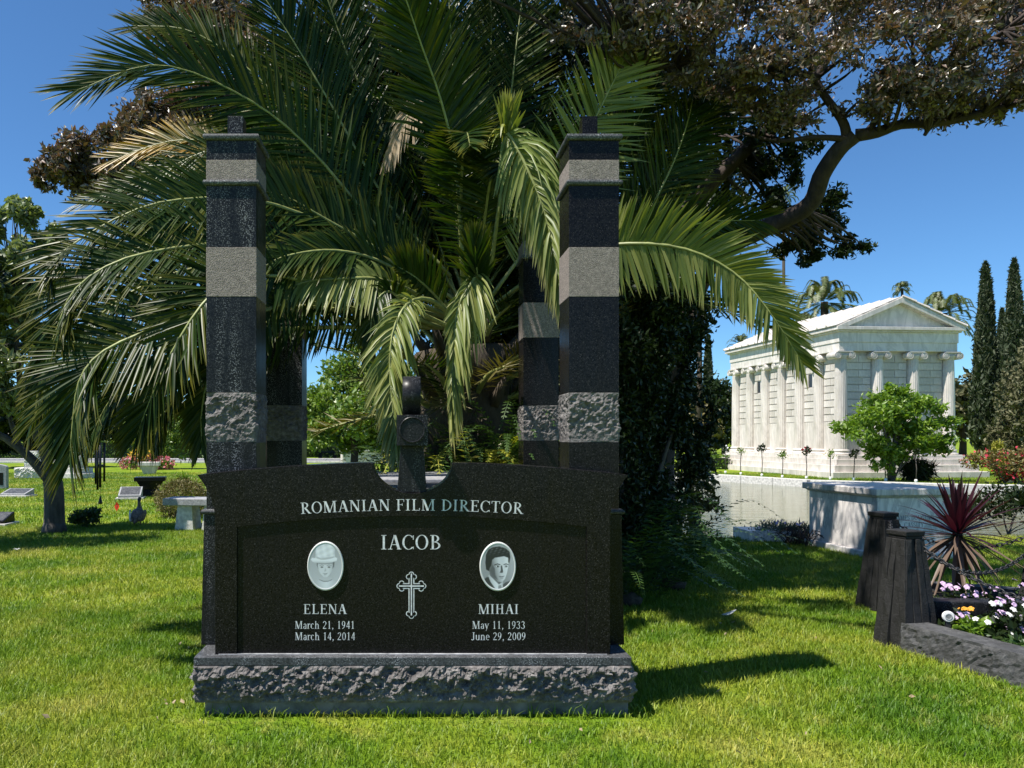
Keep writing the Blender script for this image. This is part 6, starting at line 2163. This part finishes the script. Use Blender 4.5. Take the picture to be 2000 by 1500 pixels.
# spine from tail (towards the viewer) through the body, up the neck to head and bill; rings are ellipses
ring = [((0, -.24, .13), .02, .012), ((0, -.19, .15), .05, .035), ((0, -.12, .19), .095, .075), ((0, -.03, .235), .125, .11), ((0, .07, .265), .125, .115), ((0, .14, .30), .095, .09), ((0, .17, .345), .06, .06),
        ((0, .17, .39), .038, .04), ((0, .16, .44), .030, .032), ((0, .16, .48), .030, .032), ((0, .175, .515), .036, .036), ((0, .21, .525), .034, .034), ((0, .235, .52), .022, .02), ((0, .27, .512), .016, .010), ((0, .285, .508), .008, .005)]
vs, fs = [], []
n_ = 16
for i, (c, rx, rz_) in enumerate(ring):
    c = Vector(c) - Vector((0, 0, .05))
    rx, rz_ = rx * .9, rz_ * .9
    T = (Vector(ring[min(i + 1, len(ring) - 1)][0]) - Vector(ring[max(i - 1, 0)][0])).normalized()
    u = Vector((1, 0, 0))
    w = T.cross(u).normalized()
    for k in range(n_):
        A = 2 * PI * k / n_
        vs.append(c + u * rx * math.cos(A) + w * rz_ * math.sin(A))
for i in range(len(ring) - 1):
    for k in range(n_):
        fs.append((i * n_ + k, i * n_ + (k + 1) % n_, (i + 1) * n_ + (k + 1) % n_, (i + 1) * n_ + k))
fs += [tuple(range(n_ - 1, -1, -1)), tuple(range((len(ring) - 1) * n_, len(ring) * n_))]
gbody = MB().add(vs, fs, 0, True)
for sx_ in (-1, 1):
    gbody.tube([(sx_ * .05, .03, .13), (sx_ * .052, .02, .07), (sx_ * .052, .03, .012)], [.022, .012, .010], 8)
    gbody.add([(sx_ * .052 - .008, .0, .012), (sx_ * .052 + .008, .0, .012), (sx_ * .052 + .04, .10, .008), (sx_ * .052, .11, .008), (sx_ * .052 - .04, .10, .008)], [(0, 1, 2, 3, 4)])
gbody.build('body', 'goose', go)
for sx_ in (-1, 1):
    wv, wf = [], []
    for i in range(7):
        s = i / 6
        y = .12 - .36 * s
        hh = .085 * math.sin(PI * min(1, .18 + s * .8)) + .012
        zc = .225 - .10 * s
        xo = (.110 * (1 - s ** 2.2) + .02)
        for k in range(5):
            q = -1 + 2 * k / 4
            wv.append((sx_ * (xo + .012 * (1 - q * q)), y, zc + hh * q * .9))
    for i in range(6):
        for k in range(4):
            a = i * 5 + k
            wf.append((a, a + 1, a + 6, a + 5))
    wo = MB().add(wv, wf, 0, True).build('wing', 'goose', go)
    wo.modifiers.new('solid', 'SOLIDIFY').thickness = .012

# ------------------------------------------------------------------ grass blades
def free(P):
    x, y = P[:, 0], P[:, 1]
    k = ~((np.abs(x) < 1.20) & (y > 4.425) & (y < 7.0))
    k &= ~((np.abs(x) < 1.26) & (y > 4.30) & (y < 4.43) & (rng.random(len(x)) < .75))
    pp = np.array([(3.66, 5.9), (3.85, 4.75), (4.15, 3.6), (6.1, 4.05), (5.9, 7.1), (4.5, 7.72)])
    px_, py_ = pp[:, 0], pp[:, 1]
    ins = np.zeros(len(x), bool)
    for poly in (pp, np.array(POND)):
        c = np.zeros(len(x), bool)
        j = len(poly) - 1
        for i in range(len(poly)):
            xi, yi = poly[i]; xj, yj = poly[j]
            c ^= ((yi > y) != (yj > y)) & (x < (xj - xi) * (y - yi) / (yj - yi + 1e-12) + xi)
            j = i
        ins |= c
    # tomb footprint
    ca, sa = math.cos(R(7)), math.sin(R(7))
    dx, dy = x - 6.0, y - 9.93
    u, v_ = dx * ca + dy * sa, -dx * sa + dy * ca
    ins |= (u > -.02) & (u < 1.22) & (v_ > -.02) & (v_ < 1.55)
    # inside the camera's cone, with a margin
    cone = (x > (-PX / F) * y - 2.2) & (x < (2000 - PX) / F * y + 2.2)
    return P[k & ~ins & cone]


def blades(name, y0, y1, dens, h, w, label, seg=2):
    x0, x1 = -PX / F * y1 - 2.2, (2000 - PX) / F * y1 + 2.2
    n = int((x1 - x0) * (y1 - y0) * dens)
    P = np.stack([rng.uniform(x0, x1, n), rng.uniform(y0, y1, n), np.zeros(n)], 1)
    P = free(P)
    n = len(P)
    nz = np.array([noise.noise(Vector((p[0] * 1.7, p[1] * 1.7, 0))) for p in P]) if n < 400000 else np.zeros(n)
    H = h * (1 + .35 * nz + .28 * rng.normal(size=n)).clip(.35, 2.0)
    edge = (np.abs(P[:, 0]) < 1.4) & (P[:, 1] > 3.8) & (P[:, 1] < 4.43)          # trimmed shorter along the stone
    H = np.where(edge, H * (.30 + .70 * np.clip((4.43 - P[:, 1]) / .6, 0, 1)), H)
    a = rng.random(n) * 2 * PI
    lean = np.abs(rng.normal(size=n)) * .55
    D = np.stack([np.cos(a) * lean, np.sin(a) * lean, np.ones(n)], 1)
    D = unit(D)
    b = a + PI / 2 + rng.normal(size=n) * .5
    S = np.stack([np.cos(b), np.sin(b), np.zeros(n)], 1) * (w * (.7 + .6 * rng.random(n)))[:, None] * .5
    bend = np.stack([np.cos(a), np.sin(a), np.full(n, -.35)], 1) * (H * rng.random(n) * .5)[:, None]
    tip = P + D * H[:, None] + bend
    if seg == 2:
        mid = P + D * (H * .55)[:, None] + bend * .25
        V = np.stack([P - S, P + S, mid + S * .8, mid - S * .8, tip], 1).reshape(-1, 3)
        i = np.arange(n)[:, None] * 5
        T = np.concatenate([i + [0, 1, 2], i + [0, 2, 3], i + [3, 2, 4]], 1).reshape(-1, 3)
    else:
        V = np.stack([P - S, P + S, tip], 1).reshape(-1, 3)
        T = np.arange(n * 3).reshape(-1, 3)
    V[:, 2] = np.maximum(V[:, 2], -.002)
    o = link(name, np_mesh(name, V, T), 'blade')
    tag(o, label, 'grass', kind='stuff')
    return o


blades('grass', 2.6, 7.2, 7000, .042, .0052, 'short mown grass of the front lawn around the monument')
blades('grass', 7.2, 14.0, 2600, .045, .010, 'short mown grass between the monument and the goose', 1)
blades('grass', 14.0, 34.0, 420, .055, .022, 'short mown grass of the far lawn', 1)
# longer tufts the mower leaves along the monument foundation
n = 500
P = np.stack([rng.uniform(-1.30, 1.36, n), 4.40 - np.abs(rng.normal(size=n)) * .035, np.zeros(n)], 1)
Pr = np.stack([1.27 + np.abs(rng.normal(size=700)) * .04, rng.uniform(4.4, 6.9, 700), np.zeros(700)], 1)
P = np.concatenate([P, Pr])
n = len(P)
H = .035 + .05 * rng.random(n) ** 2.0 + .03 * (rng.random(n) < .06)
a = rng.random(n) * 2 * PI
ln_ = (.25 + .35 * rng.random(n))
D = np.stack([np.cos(a) * ln_, np.sin(a) * ln_ - .15, np.ones(n)], 1)
S = np.stack([-np.sin(a), np.cos(a), np.zeros(n)], 1) * .0032
mid = P + D * (H * .55)[:, None]
tip = P + D * H[:, None] + np.stack([np.cos(a), np.sin(a), -.3 * np.ones(n)], 1) * (H * .35)[:, None]
V = np.stack([P - S, P + S, mid + S * .8, mid - S * .8, tip], 1).reshape(-1, 3)
i = np.arange(n)[:, None] * 5
T = np.concatenate([i + [0, 1, 2], i + [0, 2, 3], i + [3, 2, 4]], 1).reshape(-1, 3)
tag(link('grass', np_mesh('grass', V, T), 'blade'), 'longer grass tufts along the monument foundation', 'grass', kind='stuff')

# a few brown leaves dropped on the front lawn
n = 46
P = np.stack([rng.uniform(-2.4, 3.4, n), rng.uniform(3.75, 6.6, n), rng.uniform(.03, .045, n)], 1)
P[:14, 0] = rng.uniform(-1.5, -1.1, 14); P[:14, 1] = rng.uniform(4.2, 4.7, 14)
P = P[~((np.abs(P[:, 0]) < 1.28) & (P[:, 1] > 4.3))]
tag(link('fallen_leaves', leaves_mesh('fallen_leaves', P, .035, .5, .0), 'frond_dead'), 'scattered dry brown leaves lying in the front lawn', 'leaves', kind='stuff')
